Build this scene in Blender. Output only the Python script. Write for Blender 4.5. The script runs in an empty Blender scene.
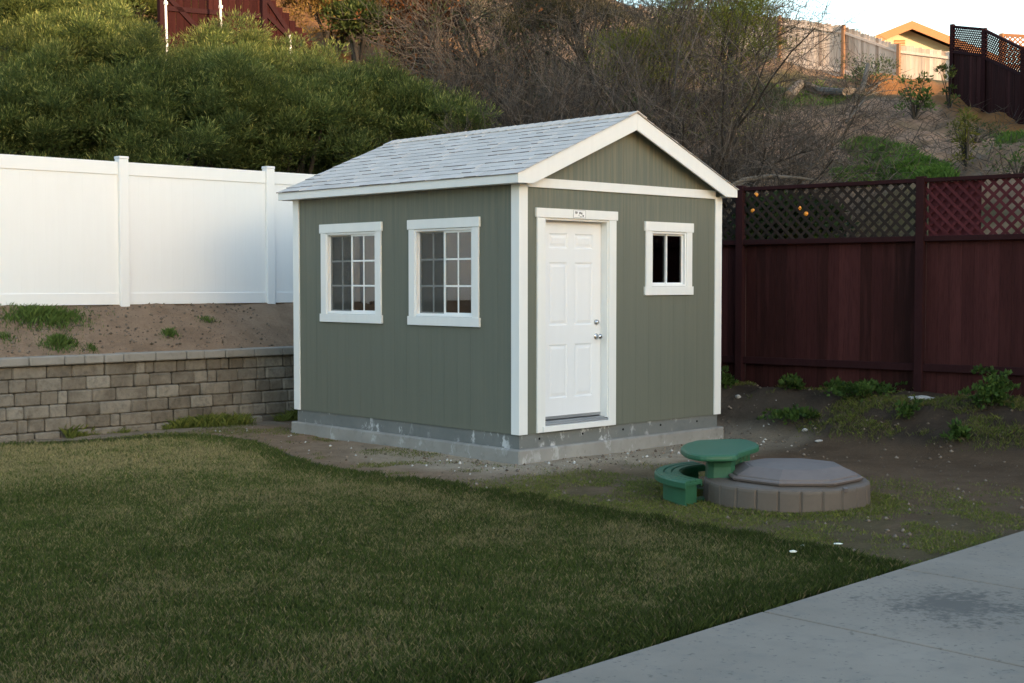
import bpy, bmesh, math, random
import numpy as np
from mathutils import Vector, Matrix, noise as mnoise

random.seed(7)
RNG = np.random.default_rng(11)
scene = bpy.context.scene
COL = scene.collection

# ------------------------------------------------------------------ camera model (fitted to the photograph)
F_PX, PITCH, YAW = 1370.0, 0.0437, 0.7603
CAM = np.array([-9.195, -9.5663, 1.7709])
FW = np.array([math.sin(YAW)*math.cos(PITCH), math.cos(YAW)*math.cos(PITCH), -math.sin(PITCH)])
RT = np.array([math.cos(YAW), -math.sin(YAW), 0.0])
UP = np.cross(RT, FW)
def ray(x, y): return FW + RT*(x-512)/F_PX - UP*(y-341.5)/F_PX
def at(x, y, depth): return CAM + ray(x, y)*depth
def atz(x, y, z):
    d = ray(x, y); return CAM + d*(z-CAM[2])/d[2]
def project(P):
    d = np.asarray(P) - CAM; z = d@FW
    return 512+F_PX*(d@RT)/z, 341.5-F_PX*(d@UP)/z, z

# ------------------------------------------------------------------ object helpers
def props(o, label=None, cat=None, group=None, kind=None):
    if label: o['label'] = label
    if cat: o['category'] = cat
    if group: o['group'] = group
    if kind: o['kind'] = kind
    return o
def empty(name, loc=(0, 0, 0), rotz=0.0, label=None, cat=None, group=None):
    o = bpy.data.objects.new(name, None); COL.objects.link(o)
    o.location = loc; o.rotation_euler = (0, 0, rotz); o.empty_display_size = 0.2
    return props(o, label, cat, group)

class MB:
    """collects vertices / faces (any size) and per-face tint values, links them as one mesh object"""
    def __init__(s): s.v = []; s.f = []; s.t = []
    def add(s, verts, faces, tint=0.5):
        b = len(s.v); s.v.extend([tuple(map(float, p)) for p in verts])
        s.f.extend([tuple(b+i for i in f) for f in faces]); s.t.extend([tint]*len(faces))
    def box(s, a, b, tint=0.5, bev=0.0):
        x0, y0, z0 = [min(a[i], b[i]) for i in range(3)]; x1, y1, z1 = [max(a[i], b[i]) for i in range(3)]
        if bev <= 0:
            s.add([(x0,y0,z0),(x1,y0,z0),(x1,y1,z0),(x0,y1,z0),(x0,y0,z1),(x1,y0,z1),(x1,y1,z1),(x0,y1,z1)],
                  [(0,3,2,1),(4,5,6,7),(0,1,5,4),(1,2,6,5),(2,3,7,6),(3,0,4,7)], tint); return
        c = min(bev, .45*(x1-x0), .45*(y1-y0), .45*(z1-z0))
        vs = []; idx = {}
        for i, X in enumerate((x0, x1)):
            for j, Y in enumerate((y0, y1)):
                for k, Z in enumerate((z0, z1)):
                    sx, sy, sz = (1-2*i)*c, (1-2*j)*c, (1-2*k)*c
                    idx[i,j,k,0] = len(vs); vs.append((X, Y+sy, Z+sz))
                    idx[i,j,k,1] = len(vs); vs.append((X+sx, Y, Z+sz))
                    idx[i,j,k,2] = len(vs); vs.append((X+sx, Y+sy, Z))
        fs = []
        for i in (0,1):
            q = [idx[i,0,0,0], idx[i,1,0,0], idx[i,1,1,0], idx[i,0,1,0]]; fs.append(q if i else q[::-1])
            q = [idx[0,i,0,1], idx[1,i,0,1], idx[1,i,1,1], idx[0,i,1,1]]; fs.append(q[::-1] if i else q)
            q = [idx[0,0,i,2], idx[1,0,i,2], idx[1,1,i,2], idx[0,1,i,2]]; fs.append(q if i else q[::-1])
        for i in (0,1):
            for j in (0,1):
                fs.append([idx[i,j,0,0], idx[i,j,1,0], idx[i,j,1,1], idx[i,j,0,1]])
                fs.append([idx[i,0,j,0], idx[i,1,j,0], idx[i,1,j,2], idx[i,0,j,2]])
                fs.append([idx[0,i,j,1], idx[1,i,j,1], idx[1,i,j,2], idx[0,i,j,2]])
                for k in (0,1): fs.append([idx[i,j,k,0], idx[i,j,k,1], idx[i,j,k,2]])
        # make every face point outward
        cen = Vector(((x0+x1)/2, (y0+y1)/2, (z0+z1)/2)); out = []
        for f in fs:
            p = [Vector(vs[q]) for q in f]; n = (p[1]-p[0]).cross(p[2]-p[0]); m = sum(p, Vector())/len(p)
            out.append(f if n.dot(m-cen) > 0 else f[::-1])
        s.add(vs, out, tint)
    def prism(s, poly, axis, a, b, tint=0.5):
        """polygon in the plane perpendicular to axis, extruded from a to b"""
        def P(p, t):
            if axis == 'x': return (t, p[0], p[1])
            if axis == 'y': return (p[0], t, p[1])
            return (p[0], p[1], t)
        n = len(poly); vs = [P(p, a) for p in poly]+[P(p, b) for p in poly]
        fs = [tuple(range(n))[::-1], tuple(range(n, 2*n))]+[(i, (i+1) % n, n+(i+1) % n, n+i) for i in range(n)]
        s.add(vs, fs, tint)
    def beam(s, p, q, w, h, up=(0, 0, 1), tint=0.5):
        p = Vector(p); q = Vector(q); d = (q-p).normalized(); u = Vector(up); r = d.cross(u).normalized(); u = r.cross(d)
        vs = [a + r*i*w/2 + u*j*h/2 for a in (p, q) for i, j in ((-1,-1),(1,-1),(1,1),(-1,1))]
        s.add(vs, [(0,1,2,3),(7,6,5,4),(0,4,5,1),(1,5,6,2),(2,6,7,3),(3,7,4,0)], tint)
    def tube(s, pts, radii, sides=6, tint=0.5, caps=True):
        pts = [Vector(p) for p in pts]; base = len(s.v); vs = []; fs = []
        up = Vector((0.13, 0.21, 1))
        for i, p in enumerate(pts):
            d = (pts[min(i+1, len(pts)-1)]-pts[max(i-1, 0)]).normalized()
            a = d.cross(up); a = a.normalized() if a.length > 1e-4 else Vector((1, 0, 0)); b = d.cross(a)
            for k in range(sides):
                t = 2*math.pi*k/sides; vs.append(p+(a*math.cos(t)+b*math.sin(t))*radii[i])
        for i in range(len(pts)-1):
            for k in range(sides):
                k2 = (k+1) % sides; fs.append((i*sides+k, i*sides+k2, (i+1)*sides+k2, (i+1)*sides+k))
        if caps:
            fs.append(tuple(range(sides))[::-1]); fs.append(tuple((len(pts)-1)*sides+k for k in range(sides)))
        s.add(vs, fs, tint)
    def lathe(s, prof, c, n=24, axis='z', tint=0.5):
        vs = []; fs = []
        for r, h in prof:
            for k in range(n):
                t = 2*math.pi*k/n; u, v = r*math.cos(t), r*math.sin(t)
                vs.append((c[0]+u, c[1]+v, c[2]+h) if axis == 'z' else (c[0]+u, c[1]-h, c[2]+v))
        for i in range(len(prof)-1):
            for k in range(n):
                k2 = (k+1) % n; fs.append((i*n+k, i*n+k2, (i+1)*n+k2, (i+1)*n+k))
        fs.append(tuple(range(n))[::-1]); fs.append(tuple((len(prof)-1)*n+k for k in range(n)))
        s.add(vs, fs, tint)
    def build(s, name, mat, parent=None, smooth=False, bevel=0.0):
        me = bpy.data.meshes.new(name); me.from_pydata(s.v, [], s.f)
        at_ = me.attributes.new('tint', 'FLOAT', 'FACE'); at_.data.foreach_set('value', s.t)
        me.materials.append(mat)
        if smooth: me.polygons.foreach_set('use_smooth', [True]*len(me.polygons))
        me.update()
        o = bpy.data.objects.new(name, me); COL.objects.link(o)
        if parent: o.parent = parent
        if bevel > 0:
            m = o.modifiers.new('bevel', 'BEVEL'); m.width = bevel; m.segments = 2; m.limit_method = 'ANGLE'; m.angle_limit = math.radians(40)
        return o

def np_mesh(name, V, Fc, mat, parent=None, tint=None, col=None, smooth=False):
    """V (n,3), Fc (m,k) equal-sized faces"""
    me = bpy.data.meshes.new(name); V = np.ascontiguousarray(V, np.float32); Fc = np.ascontiguousarray(Fc, np.int32)
    me.vertices.add(len(V)); me.vertices.foreach_set('co', V.ravel())
    k = Fc.shape[1]; me.loops.add(Fc.size); me.loops.foreach_set('vertex_index', Fc.ravel())
    me.polygons.add(len(Fc)); me.polygons.foreach_set('loop_start', np.arange(0, Fc.size, k, dtype=np.int32))
    me.polygons.foreach_set('loop_total', np.full(len(Fc), k, np.int32))
    if smooth: me.polygons.foreach_set('use_smooth', np.ones(len(Fc), bool))
    me.update(calc_edges=True)
    if tint is not None:
        a = me.attributes.new('tint', 'FLOAT', 'FACE'); a.data.foreach_set('value', np.asarray(tint, np.float32))
    if col is not None:
        dom = 'POINT' if len(col) == len(V) else 'FACE'
        a = me.attributes.new('col', 'FLOAT_COLOR', dom); c = np.ones((len(col), 4), np.float32); c[:, :3] = col
        a.data.foreach_set('color', c.ravel())
    me.materials.append(mat)
    o = bpy.data.objects.new(name, me); COL.objects.link(o)
    if parent: o.parent = parent
    return o

# ------------------------------------------------------------------ numpy value noise
_T = np.random.default_rng(5).random((256, 256))
def vnoise(x, y):
    xi = np.floor(x).astype(int); yi = np.floor(y).astype(int); fx = x-xi; fy = y-yi
    fx = fx*fx*(3-2*fx); fy = fy*fy*(3-2*fy)
    g = lambda a, b: _T[a & 255, b & 255]
    return (g(xi, yi)*(1-fx)+g(xi+1, yi)*fx)*(1-fy)+(g(xi, yi+1)*(1-fx)+g(xi+1, yi+1)*fx)*fy
def fbm(x, y, o=4):
    s = 0; a = .5
    for i in range(o): s = s+a*vnoise(x*2**i+17*i, y*2**i+31*i); a *= .5
    return s/(1-.5**o)
def sstep(a, b, x):
    t = np.clip((x-a)/(b-a), 0, 1); return t*t*(3-2*t)

# ------------------------------------------------------------------ materials
class NT:
    def __init__(s, name):
        s.m = bpy.data.materials.new(name); s.m.use_nodes = True; s.t = s.m.node_tree; s.n = s.t.nodes
        s.p = s.n['Principled BSDF']; s.out = s.n['Material Output']
    def new(s, typ, **kw):
        n = s.n.new(typ)
        for k, v in kw.items():
            if k.startswith('i_'): n.inputs[k[2:].replace('_', ' ')].default_value = v
            else: setattr(n, k, v)
        return n
    def link(s, a, b): s.t.links.new(a, b)
    def coord(s, scale=(1, 1, 1), kind='Object'):
        tc = s.new('ShaderNodeTexCoord'); mp = s.new('ShaderNodeMapping'); mp.inputs['Scale'].default_value = scale
        s.link(tc.outputs[kind], mp.inputs['Vector']); return mp.outputs['Vector']
    def noise(s, vec, scale, detail=4, rough=.55):
        n = s.new('ShaderNodeTexNoise'); n.inputs['Scale'].default_value = scale
        n.inputs['Detail'].default_value = detail; n.inputs['Roughness'].default_value = rough
        s.link(vec, n.inputs['Vector']); return n.outputs['Fac']
    def ramp(s, fac, stops):
        r = s.new('ShaderNodeValToRGB'); e = r.color_ramp.elements
        while len(e) < len(stops): e.new(.5)
        for el, (p, c) in zip(e, stops):
            el.position = p; el.color = (c, c, c, 1) if isinstance(c, (int, float)) else (*c, 1)
        s.link(fac, r.inputs['Fac']); return r.outputs['Color']
    def mix(s, fac, a, b, mode='MIX'):
        n = s.new('ShaderNodeMix'); n.data_type = 'RGBA'; n.blend_type = mode
        for sock, v in ((n.inputs[0], fac), (n.inputs[6], a), (n.inputs[7], b)):
            if isinstance(v, bpy.types.NodeSocket): s.link(v, sock)
            elif isinstance(v, (int, float)): sock.default_value = v
            else: sock.default_value = (*v, 1)
        return n.outputs[2]
    def math(s, op, a, b=0.0, c=None):
        n = s.new('ShaderNodeMath'); n.operation = op
        for sock, v in zip(n.inputs, (a, b, c)):
            if v is None: continue
            if isinstance(v, bpy.types.NodeSocket): s.link(v, sock)
            else: sock.default_value = v
        return n.outputs[0]
    def attr(s, name, out='Fac'):
        a = s.new('ShaderNodeAttribute'); a.attribute_name = name; return a.outputs[out]
    def bump(s, h, strength=.3, dist=.01):
        b = s.new('ShaderNodeBump'); b.inputs['Strength'].default_value = strength; b.inputs['Distance'].default_value = dist
        s.link(h, b.inputs['Height']); s.link(b.outputs['Normal'], s.p.inputs['Normal']); return b
    def fin(s, color=None, rough=.7, spec=.3, metal=0.0):
        if color is not None:
            if isinstance(color, bpy.types.NodeSocket): s.link(color, s.p.inputs['Base Color'])
            else: s.p.inputs['Base Color'].default_value = (*color, 1)
        s.p.inputs['Roughness'].default_value = rough; s.p.inputs['Specular IOR Level'].default_value = spec
        s.p.inputs['Metallic'].default_value = metal
        return s.m

def paint(name, col, var=.12, rough=.55, grain=(6, 6, .7), dirt=(.35, .33, .28), dirt_amt=.25, spec=.35, bump=.08):
    t = NT(name); v = t.coord(grain); n1 = t.noise(v, 3, 5); n2 = t.noise(t.coord(), 1.3, 4); n3 = t.noise(t.coord(), 60, 3)
    c = t.mix(t.ramp(n1, [(.3, 0), (.75, 1)]), [x*(1-var) for x in col], [min(.95, x*(1+var)) for x in col])
    c = t.mix(t.math('MULTIPLY', t.ramp(n2, [(.52, 0), (.8, 1)]), dirt_amt), c, [col[i]*.6+dirt[i]*.2 for i in range(3)])
    tint = t.attr('tint'); c = t.mix(1.0, c, t.ramp(tint, [(0, .72), (.5, 1.0), (1, 1.0)]), 'MULTIPLY') if False else c
    t.bump(t.math('ADD', n3, n1), bump, .004)
    return t.fin(c, rough, spec)

M = {}
M['trim'] = paint('white_trim_paint', (.80, .80, .775), .02, .5, dirt_amt=.12)
M['door'] = paint('white_door_paint', (.80, .81, .82), .012, .42, dirt_amt=.06, bump=.02)
M['vinyl'] = paint('white_vinyl', (.84, .84, .83), .01, .35, dirt_amt=.05, bump=.01)
def siding():
    t = NT('green_siding_paint'); v = t.coord((9, 9, .35)); n1 = t.noise(v, 2.2, 6, .6); n2 = t.noise(t.coord(), .9, 3); n3 = t.noise(t.coord((40, 40, 4)), 4, 4)
    c = t.mix(t.ramp(n1, [(.32, 0), (.72, 1)]), (.135, .143, .113), (.152, .158, .123))
    # weathering that runs down from under the eaves
    sep = t.new('ShaderNodeSeparateXYZ'); tc = t.new('ShaderNodeTexCoord'); t.link(tc.outputs['Object'], sep.inputs[0])
    hi = t.math('SMOOTH_MIN', 1.0, 1.0); h = t.new('ShaderNodeMapRange'); h.inputs['From Min'].default_value = 2.05; h.inputs['From Max'].default_value = 2.75
    t.link(sep.outputs['Z'], h.inputs['Value'])
    m = t.math('MULTIPLY', h.outputs[0], t.ramp(n1, [(.45, 0), (.7, 1)]))
    c = t.mix(t.math('MULTIPLY', m, .8), c, (.225, .21, .145))
    c = t.mix(t.math('MULTIPLY', t.ramp(n2, [(.45, 0), (.8, 1)]), .25), c, (.115, .132, .10))
    t.bump(n3, .22, .004)
    return t.fin(c, .6, .3)
M['siding'] = siding()
def concrete(name, c0, c1, stain=(.22, .21, .19), scale=1.0, white=0.0):
    t = NT(name); v = t.coord(); n1 = t.noise(v, 2.1*scale, 8, .6); n2 = t.noise(v, 14*scale, 5); n3 = t.noise(v, 120, 3); n4 = t.noise(v, .8, 3)
    c = t.mix(t.ramp(n1, [(.3, 0), (.7, 1)]), c0, c1)
    c = t.mix(t.math('MULTIPLY', t.ramp(n2, [(.55, 0), (.75, 1)]), .5), c, stain)
    if white > 0:
        w = t.noise(t.coord((1, 1, .6)), 7, 6, .7); w2 = t.noise(v, 2.6, 2)
        f = t.math('MULTIPLY', t.ramp(w, [(.55, 0), (.62, 1)]), t.ramp(w2, [(.42, 0), (.55, 1)]))
        c = t.mix(t.math('MULTIPLY', f, white), c, (.55, .56, .56))
    t.bump(t.math('ADD', n3, n2), .35, .006)
    return t.fin(c, .85, .2)
M['skirt'] = concrete('grey_concrete_curb', (.145, .155, .15), (.19, .195, .185), (.13, .135, .13), 1.2, .9)
M['slab'] = concrete('footing_concrete', (.235, .225, .205), (.32, .31, .285), (.16, .155, .135), 1.0, .5)
M['cap'] = concrete('cap_block_concrete', (.24, .22, .19), (.31, .285, .25), (.17, .155, .13), 1.0)
def patio():
    t = NT('patio_concrete'); v = t.coord(); n1 = t.noise(v, .9, 8, .62); n2 = t.noise(v, 7, 6, .6); n3 = t.noise(v, 160, 3); n4 = t.noise(v, 28, 4)
    c = t.mix(t.ramp(n1, [(.3, 0), (.7, 1)]), (.205, .172, .137), (.275, .233, .188))
    c = t.mix(t.math('MULTIPLY', t.ramp(n2, [(.5, 0), (.7, 1)]), .4), c, (.17, .155, .135))
    c = t.mix(t.math('MULTIPLY', t.ramp(n4, [(.62, 0), (.68, 1)]), .6), c, (.10, .09, .075))
    # soot-dark barbecue stain
    sep = t.new('ShaderNodeVectorMath'); sep.operation = 'DISTANCE'; tc = t.new('ShaderNodeTexCoord')
    p = atz(957, 606, .05); mp = t.new('ShaderNodeMapping'); mp.inputs['Scale'].default_value = (1, 1, 0)
    t.link(tc.outputs['Object'], mp.inputs['Vector']); t.link(mp.outputs[0], sep.inputs[0]); sep.inputs[1].default_value = (p[0], p[1], 0)
    d = t.math('ADD', sep.outputs['Value'], t.math('MULTIPLY', t.math('ADD', t.math('SUBTRACT', n2, .5), t.math('SUBTRACT', n4, .5)), 1.1))
    f = t.new('ShaderNodeMapRange'); f.interpolation_type = 'SMOOTHSTEP'; f.inputs['From Min'].default_value = .50; f.inputs['From Max'].default_value = .05
    t.link(d, f.inputs['Value']); c = t.mix(t.math('MULTIPLY', f.outputs[0], .75), c, (.075, .068, .06))
    t.bump(t.math('ADD', n3, n2), .3, .004)
    return t.fin(c, .8, .25)
M['patio'] = patio()
def tinted(name, cols, rough=.85, spec=.2, scale=25, bump=.5, dist=.01, grain=(1, 1, 1), mott=.35, mottcol=None):
    t = NT(name); v = t.coord(grain); tint = t.attr('tint'); n = len(cols)
    c = t.ramp(tint, [(i/(n-1), col) for i, col in enumerate(cols)])
    n1 = t.noise(v, scale, 5, .6); n2 = t.noise(v, scale*.2, 4)
    mc = mottcol or [x*.55 for x in cols[0]]
    c = t.mix(t.math('MULTIPLY', t.ramp(n1, [(.45, 0), (.75, 1)]), mott), c, mc)
    c = t.mix(t.math('MULTIPLY', t.ramp(n2, [(.5, 0), (.8, 1)]), mott*.8), c, [min(1, x*1.35) for x in cols[-1]])
    if bump: t.bump(n1, bump, dist)
    return t.fin(c, rough, spec)
M['block'] = tinted('retaining_block_stone', [(.125, .104, .080), (.178, .152, .119), (.215, .186, .148), (.275, .245, .20)], .95, .1, 16, 1.0, .02, mott=.6)
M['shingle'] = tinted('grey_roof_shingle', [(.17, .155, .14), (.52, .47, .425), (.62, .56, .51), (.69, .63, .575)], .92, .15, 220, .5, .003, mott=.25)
M['darkwood'] = tinted('dark_red_stained_boards', [(.022, .0095, .0085), (.034, .0125, .0115), (.048, .0165, .016), (.070, .024, .023)], .85, .05, 6, .4, .004, (12, 12, 1), .5)
M['oldred'] = tinted('old_dark_red_boards', [(.016, .006, .006), (.026, .008, .008), (.038, .012, .011)], .9, .05, 6, .4, .004, (12, 12, 1), .5)
M['darkrail'] = tinted('dark_red_stained_rail', [(.024, .010, .011), (.034, .013, .014)], .85, .05, 6, .4, .004, (6, 6, 2), .4)
M['lattice_dark'] = tinted('dark_brown_lattice', [(.024, .019, .016), (.036, .026, .022)], .85, .05, 10, .3, .003)
M['lattice_red'] = tinted('dark_red_lattice', [(.06, .016, .019), (.09, .024, .028)], .85, .05, 10, .3, .003)
M['tanwood'] = tinted('weathered_tan_boards', [(.34, .25, .19), (.48, .38, .30), (.60, .48, .39), (.68, .56, .47)], .85, .15, 3, .3, .004, (14, 14, .8), .35)
M['tanpost'] = tinted('brown_fence_post', [(.20, .11, .065), (.26, .15, .09)], .85, .15, 4, .3, .004, (10, 10, 1), .3)
M['sandbase'] = tinted('taupe_plastic', [(.118, .092, .072), (.138, .108, .085)], .6, .35, 30, .15, .003, mott=.2)
M['sandlid'] = tinted('grey_taupe_plastic_lid', [(.145, .112, .098), (.175, .139, .122)], .55, .4, 14, .15, .003, mott=.3)
M['greenplastic'] = tinted('green_moulded_plastic', [(.024, .100, .048), (.036, .130, .066)], .5, .4, 20, .12, .003, mott=.2)
M['stucco'] = tinted('cream_stucco', [(.50, .42, .27), (.54, .45, .30)], .9, .1, 30, .3, .005, mott=.1)
M['orangetrim'] = tinted('tan_orange_fascia', [(.34, .15, .065), (.38, .17, .075)], .7, .2, 12, .1, .003, mott=.15)
M['rooftile'] = tinted('brown_roof_tile', [(.20, .13, .10), (.28, .18, .13)], .9, .1, 8, .5, .02)
M['bark'] = tinted('grey_brown_bark', [(.035, .028, .022), (.06, .050, .040), (.09, .076, .062)], .9, .1, 20, .6, .01, mott=.4)
M['twig'] = tinted('grey_brown_twigs', [(.040, .033, .026), (.085, .070, .058), (.16, .135, .115)], .9, .1, 20, 0, mott=.2)
M['drybark'] = tinted('grey_dead_wood', [(.10, .085, .07), (.17, .15, .125)], .9, .1, 20, .6, .01, mott=.4)
M['pvc'] = paint('white_pipe', (.75, .74, .70), .03, .4)
M['edging'] = paint('brown_lawn_edging', (.085, .07, .05), .15, .8)
M['stone'] = concrete('pale_stone', (.35, .34, .32), (.48, .46, .43), (.28, .26, .23), 4)
M['paper'] = paint('pale_litter', (.72, .74, .62), .05, .7)
M['interior'] = paint('bare_wood_interior', (.22, .17, .12), .2, .8)
M['rubber'] = NT('black_gasket').fin((.03, .03, .03), .6, .3)
M['chrome'] = NT('satin_metal').fin((.55, .55, .56), .22, .5, 1.0)
M['alum'] = NT('grey_aluminium_sill').fin((.42, .43, .44), .38, .5, .6)
M['ink'] = NT('grey_print').fin((.16, .16, .17), .6, .2)
M['hole'] = NT('dark_recess').fin((.015, .015, .015), .9, .1)
M['orange'] = paint('orange_peel', (.75, .26, .02), .12, .5)
def glass(name, tintc=(.9, .92, .92), ior=1.75):
    t = NT(name); t.n.remove(t.p)
    tr = t.new('ShaderNodeBsdfTransparent'); tr.inputs['Color'].default_value = (*tintc, 1)
    gl = t.new('ShaderNodeBsdfGlossy'); gl.inputs['Roughness'].default_value = .02
    fr = t.new('ShaderNodeFresnel'); fr.inputs['IOR'].default_value = ior
    mx = t.new('ShaderNodeMixShader'); t.link(fr.outputs[0], mx.inputs[0]); t.link(tr.outputs[0], mx.inputs[1]); t.link(gl.outputs[0], mx.inputs[2])
    t.link(mx.outputs[0], t.out.inputs['Surface']); return t.m
M['glass'] = glass('window_glass', (.55, .56, .55), 2.5)
M['glass_front'] = glass('dark_window_glass', (.4, .4, .4), 1.5)
def screen():
    t = NT('insect_screen'); t.n.remove(t.p)
    tr = t.new('ShaderNodeBsdfTransparent'); df = t.new('ShaderNodeBsdfDiffuse'); df.inputs['Color'].default_value = (.11, .11, .10, 1)
    mx = t.new('ShaderNodeMixShader'); mx.inputs[0].default_value = .34
    t.link(tr.outputs[0], mx.inputs[1]); t.link(df.outputs[0], mx.inputs[2]); t.link(mx.outputs[0], t.out.inputs['Surface']); return t.m
M['screen'] = screen()
def leaf(name, trans=.35, rough=.5, gain=1.0):
    t = NT(name); t.n.remove(t.p); c = t.attr('col', 'Color')
    if gain != 1.0: c = t.mix(1.0, c, (gain, gain, gain), 'MULTIPLY')
    df = t.new('ShaderNodeBsdfPrincipled'); df.inputs['Roughness'].default_value = rough; df.inputs['Specular IOR Level'].default_value = .12
    t.link(c, df.inputs['Base Color']); tl = t.new('ShaderNodeBsdfTranslucent'); t.link(c, tl.inputs['Color'])
    mx = t.new('ShaderNodeMixShader'); mx.inputs[0].default_value = trans
    t.link(df.outputs[0], mx.inputs[1]); t.link(tl.outputs[0], mx.inputs[2]); t.link(mx.outputs[0], t.out.inputs['Surface']); return t.m
M['leaf'] = leaf('foliage_leaf'); M['grass'] = leaf('grass_blade', .25, .6)
def soil():
    t = NT('yard_soil'); v = t.coord(); c = t.attr('col', 'Color')
    n1 = t.noise(v, 3.2, 8, .65); n2 = t.noise(v, 22, 6, .65); n3 = t.noise(v, 90, 4, .6)
    c = t.mix(t.math('MULTIPLY', t.ramp(n1, [(.42, 0), (.62, 1)]), .45), c, t.mix(1.0, c, (.55, .52, .5), 'MULTIPLY'))
    c = t.mix(t.math('MULTIPLY', t.ramp(n2, [(.55, 0), (.72, 1)]), .55), c, t.mix(1.0, c, (1.5, 1.48, 1.42), 'MULTIPLY'))
    c = t.mix(t.math('MULTIPLY', t.ramp(n3, [(.5, 0), (.8, 1)]), .5), c, t.mix(1.0, c, (.45, .42, .4), 'MULTIPLY'))
    b = t.bump(t.math('ADD', n2, t.math('MULTIPLY', n3, .7)), 1.0, .05)
    return t.fin(c, .95, .08)
M['soil'] = soil()

# ------------------------------------------------------------------ terrain heights
BANK_X = lambda Y: 4.63+(0.835-Y)*.10          # line of the dark fence
def Hraw(X, Y):
    X = np.asarray(X, float); Y = np.asarray(Y, float)
    d = BANK_X(Y)-X                                            # distance in front of the dark fence
    d0 = 1.42+.75*sstep(-.2, -1.8, Y)
    bank = .50*sstep(0, 1, (d0-d)/(d0-.5))*sstep(-9, -5.5, Y)+ .50*sstep(1.1, .4, d)*(1-sstep(-9, -5.5, Y))
    k = .27+.23*sstep(-12, 4, Y-X)
    def g(s):
        s = np.maximum(s, 0); return np.where(s < 6, .5*s, 3+(s-6)*k)
    B = bank+g(-d-.4)
    A = np.where(Y > 5.33, .86+np.clip((Y-5.33)/1.15, 0, 1)**.8*.65, 0)+g(Y-7.0)
    z = np.where(Y > 5.33, np.maximum(A, B)+.0, B)
    crest = 9.3+3.9*sstep(-14, 0, Y-X)
    z = np.where(z > crest, crest+(z-crest)*.02, z)
    fl = 1-sstep(70, 110, np.hypot(X, Y))
    return z*np.where(z > 6, .25+.75*fl, 1)
CTRL = []
for px, py, D in [(700,62,57),(779,65,54),(811,68,53),(843,72,52),(870,84,51),(898,94,50),(925,98,49.5),(953,101,49),
                  (953,107,41),(990,122,38.5),(1024,139,36.5),(1060,155,34),(900,150,30),(960,150,30),(870,165,26),(330,45,37),(420,72,33),(380,60,34),(860,110,38),(800,105,38)]:
    p = at(px, py, D); CTRL.append((p[0], p[1], p[2]-float(Hraw(p[0], p[1]))))
def H(X, Y):
    X = np.asarray(X, float); Y = np.asarray(Y, float); z = Hraw(X, Y)
    num = 0; den = .15; far = 0
    for cx, cy, r in CTRL:
        w = np.exp(-((X-cx)**2+(Y-cy)**2)/(2*3.2**2)); num = num+w*r; den = den+w
    z = z+num/den
    hillw = sstep(.5, 5, np.maximum(Y-7, X-BANK_X(Y)-.5))
    z = z+hillw*(fbm(X*.35, Y*.35, 4)-.5)*.9+hillw*(fbm(X*1.5, Y*1.5, 4)-.5)*.55
    bankw = sstep(.04, .25, np.where(Y < 5.3, Hraw(X, Y), 0))*(1-hillw)+(Y > 5.33)*(1-hillw)*.6
    z = z+bankw*(fbm(X*2.6, Y*2.6, 4)-.5)*.16
    z = z+(fbm(X*3.1+9, Y*3.1, 3)-.5)*.03
    return z
_GX = np.arange(-12, 62, .1); _GY = np.arange(-12, 52, .1); _GH = H(*np.meshgrid(_GX, _GY)).astype(float)
def hza(x, y):
    fx = np.clip((np.asarray(x)+12)/.1, 0, len(_GX)-1.001); fy = np.clip((np.asarray(y)+12)/.1, 0, len(_GY)-1.001)
    i = fx.astype(int); j = fy.astype(int); u = fx-i; v = fy-j
    return (_GH[j, i]*(1-u)+_GH[j, i+1]*u)*(1-v)+(_GH[j+1, i]*(1-u)+_GH[j+1, i+1]*u)*v
def hz(x, y): return float(hza(x, y))
def drop(px, py, D0=14., D1=75.):
    """first point where the view ray through a pixel meets the terrain"""
    D = np.arange(D0, D1, .1); P = CAM+ray(px, py)*D[:, None]; k = np.nonzero(P[:, 2] < hza(P[:, 0], P[:, 1]))[0]
    i = k[0] if len(k) else len(D)-1; p = P[i]
    return np.array([p[0], p[1], hz(p[0], p[1]) if len(k) else p[2]]), D[i]

LAWN = [(-3.6,5.0),(-3.06,4.80),(-2.43,4.55),(-1.9,4.46),(-1.56,4.36),(-1.2,4.25),(-1.03,4.0),(-.97,3.5),(-1.02,3.05),(-1.2,2.45),(-1.42,1.8),(-1.62,1.15),(-1.62,.5),(-1.55,-.36),(-1.48,-1.2),(-1.45,-2.4),(-1.5,-3.45),(-1.58,-4.33),(-1.8,-5.30)]
LE = np.array(LAWN)
def lawn_x(Y):   # right-hand border of the lawn at a given Y (the curved top is handled by lawn_top)
    ys = LE[::-1, 1]; return np.interp(Y, ys, LE[::-1, 0])
def inside_lawn(X, Y): return (X < lawn_x(Y)) & (Y < 4.9)
def ncol(a, b, t): return np.outer(1-t, a)+np.outer(t, b)

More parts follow.
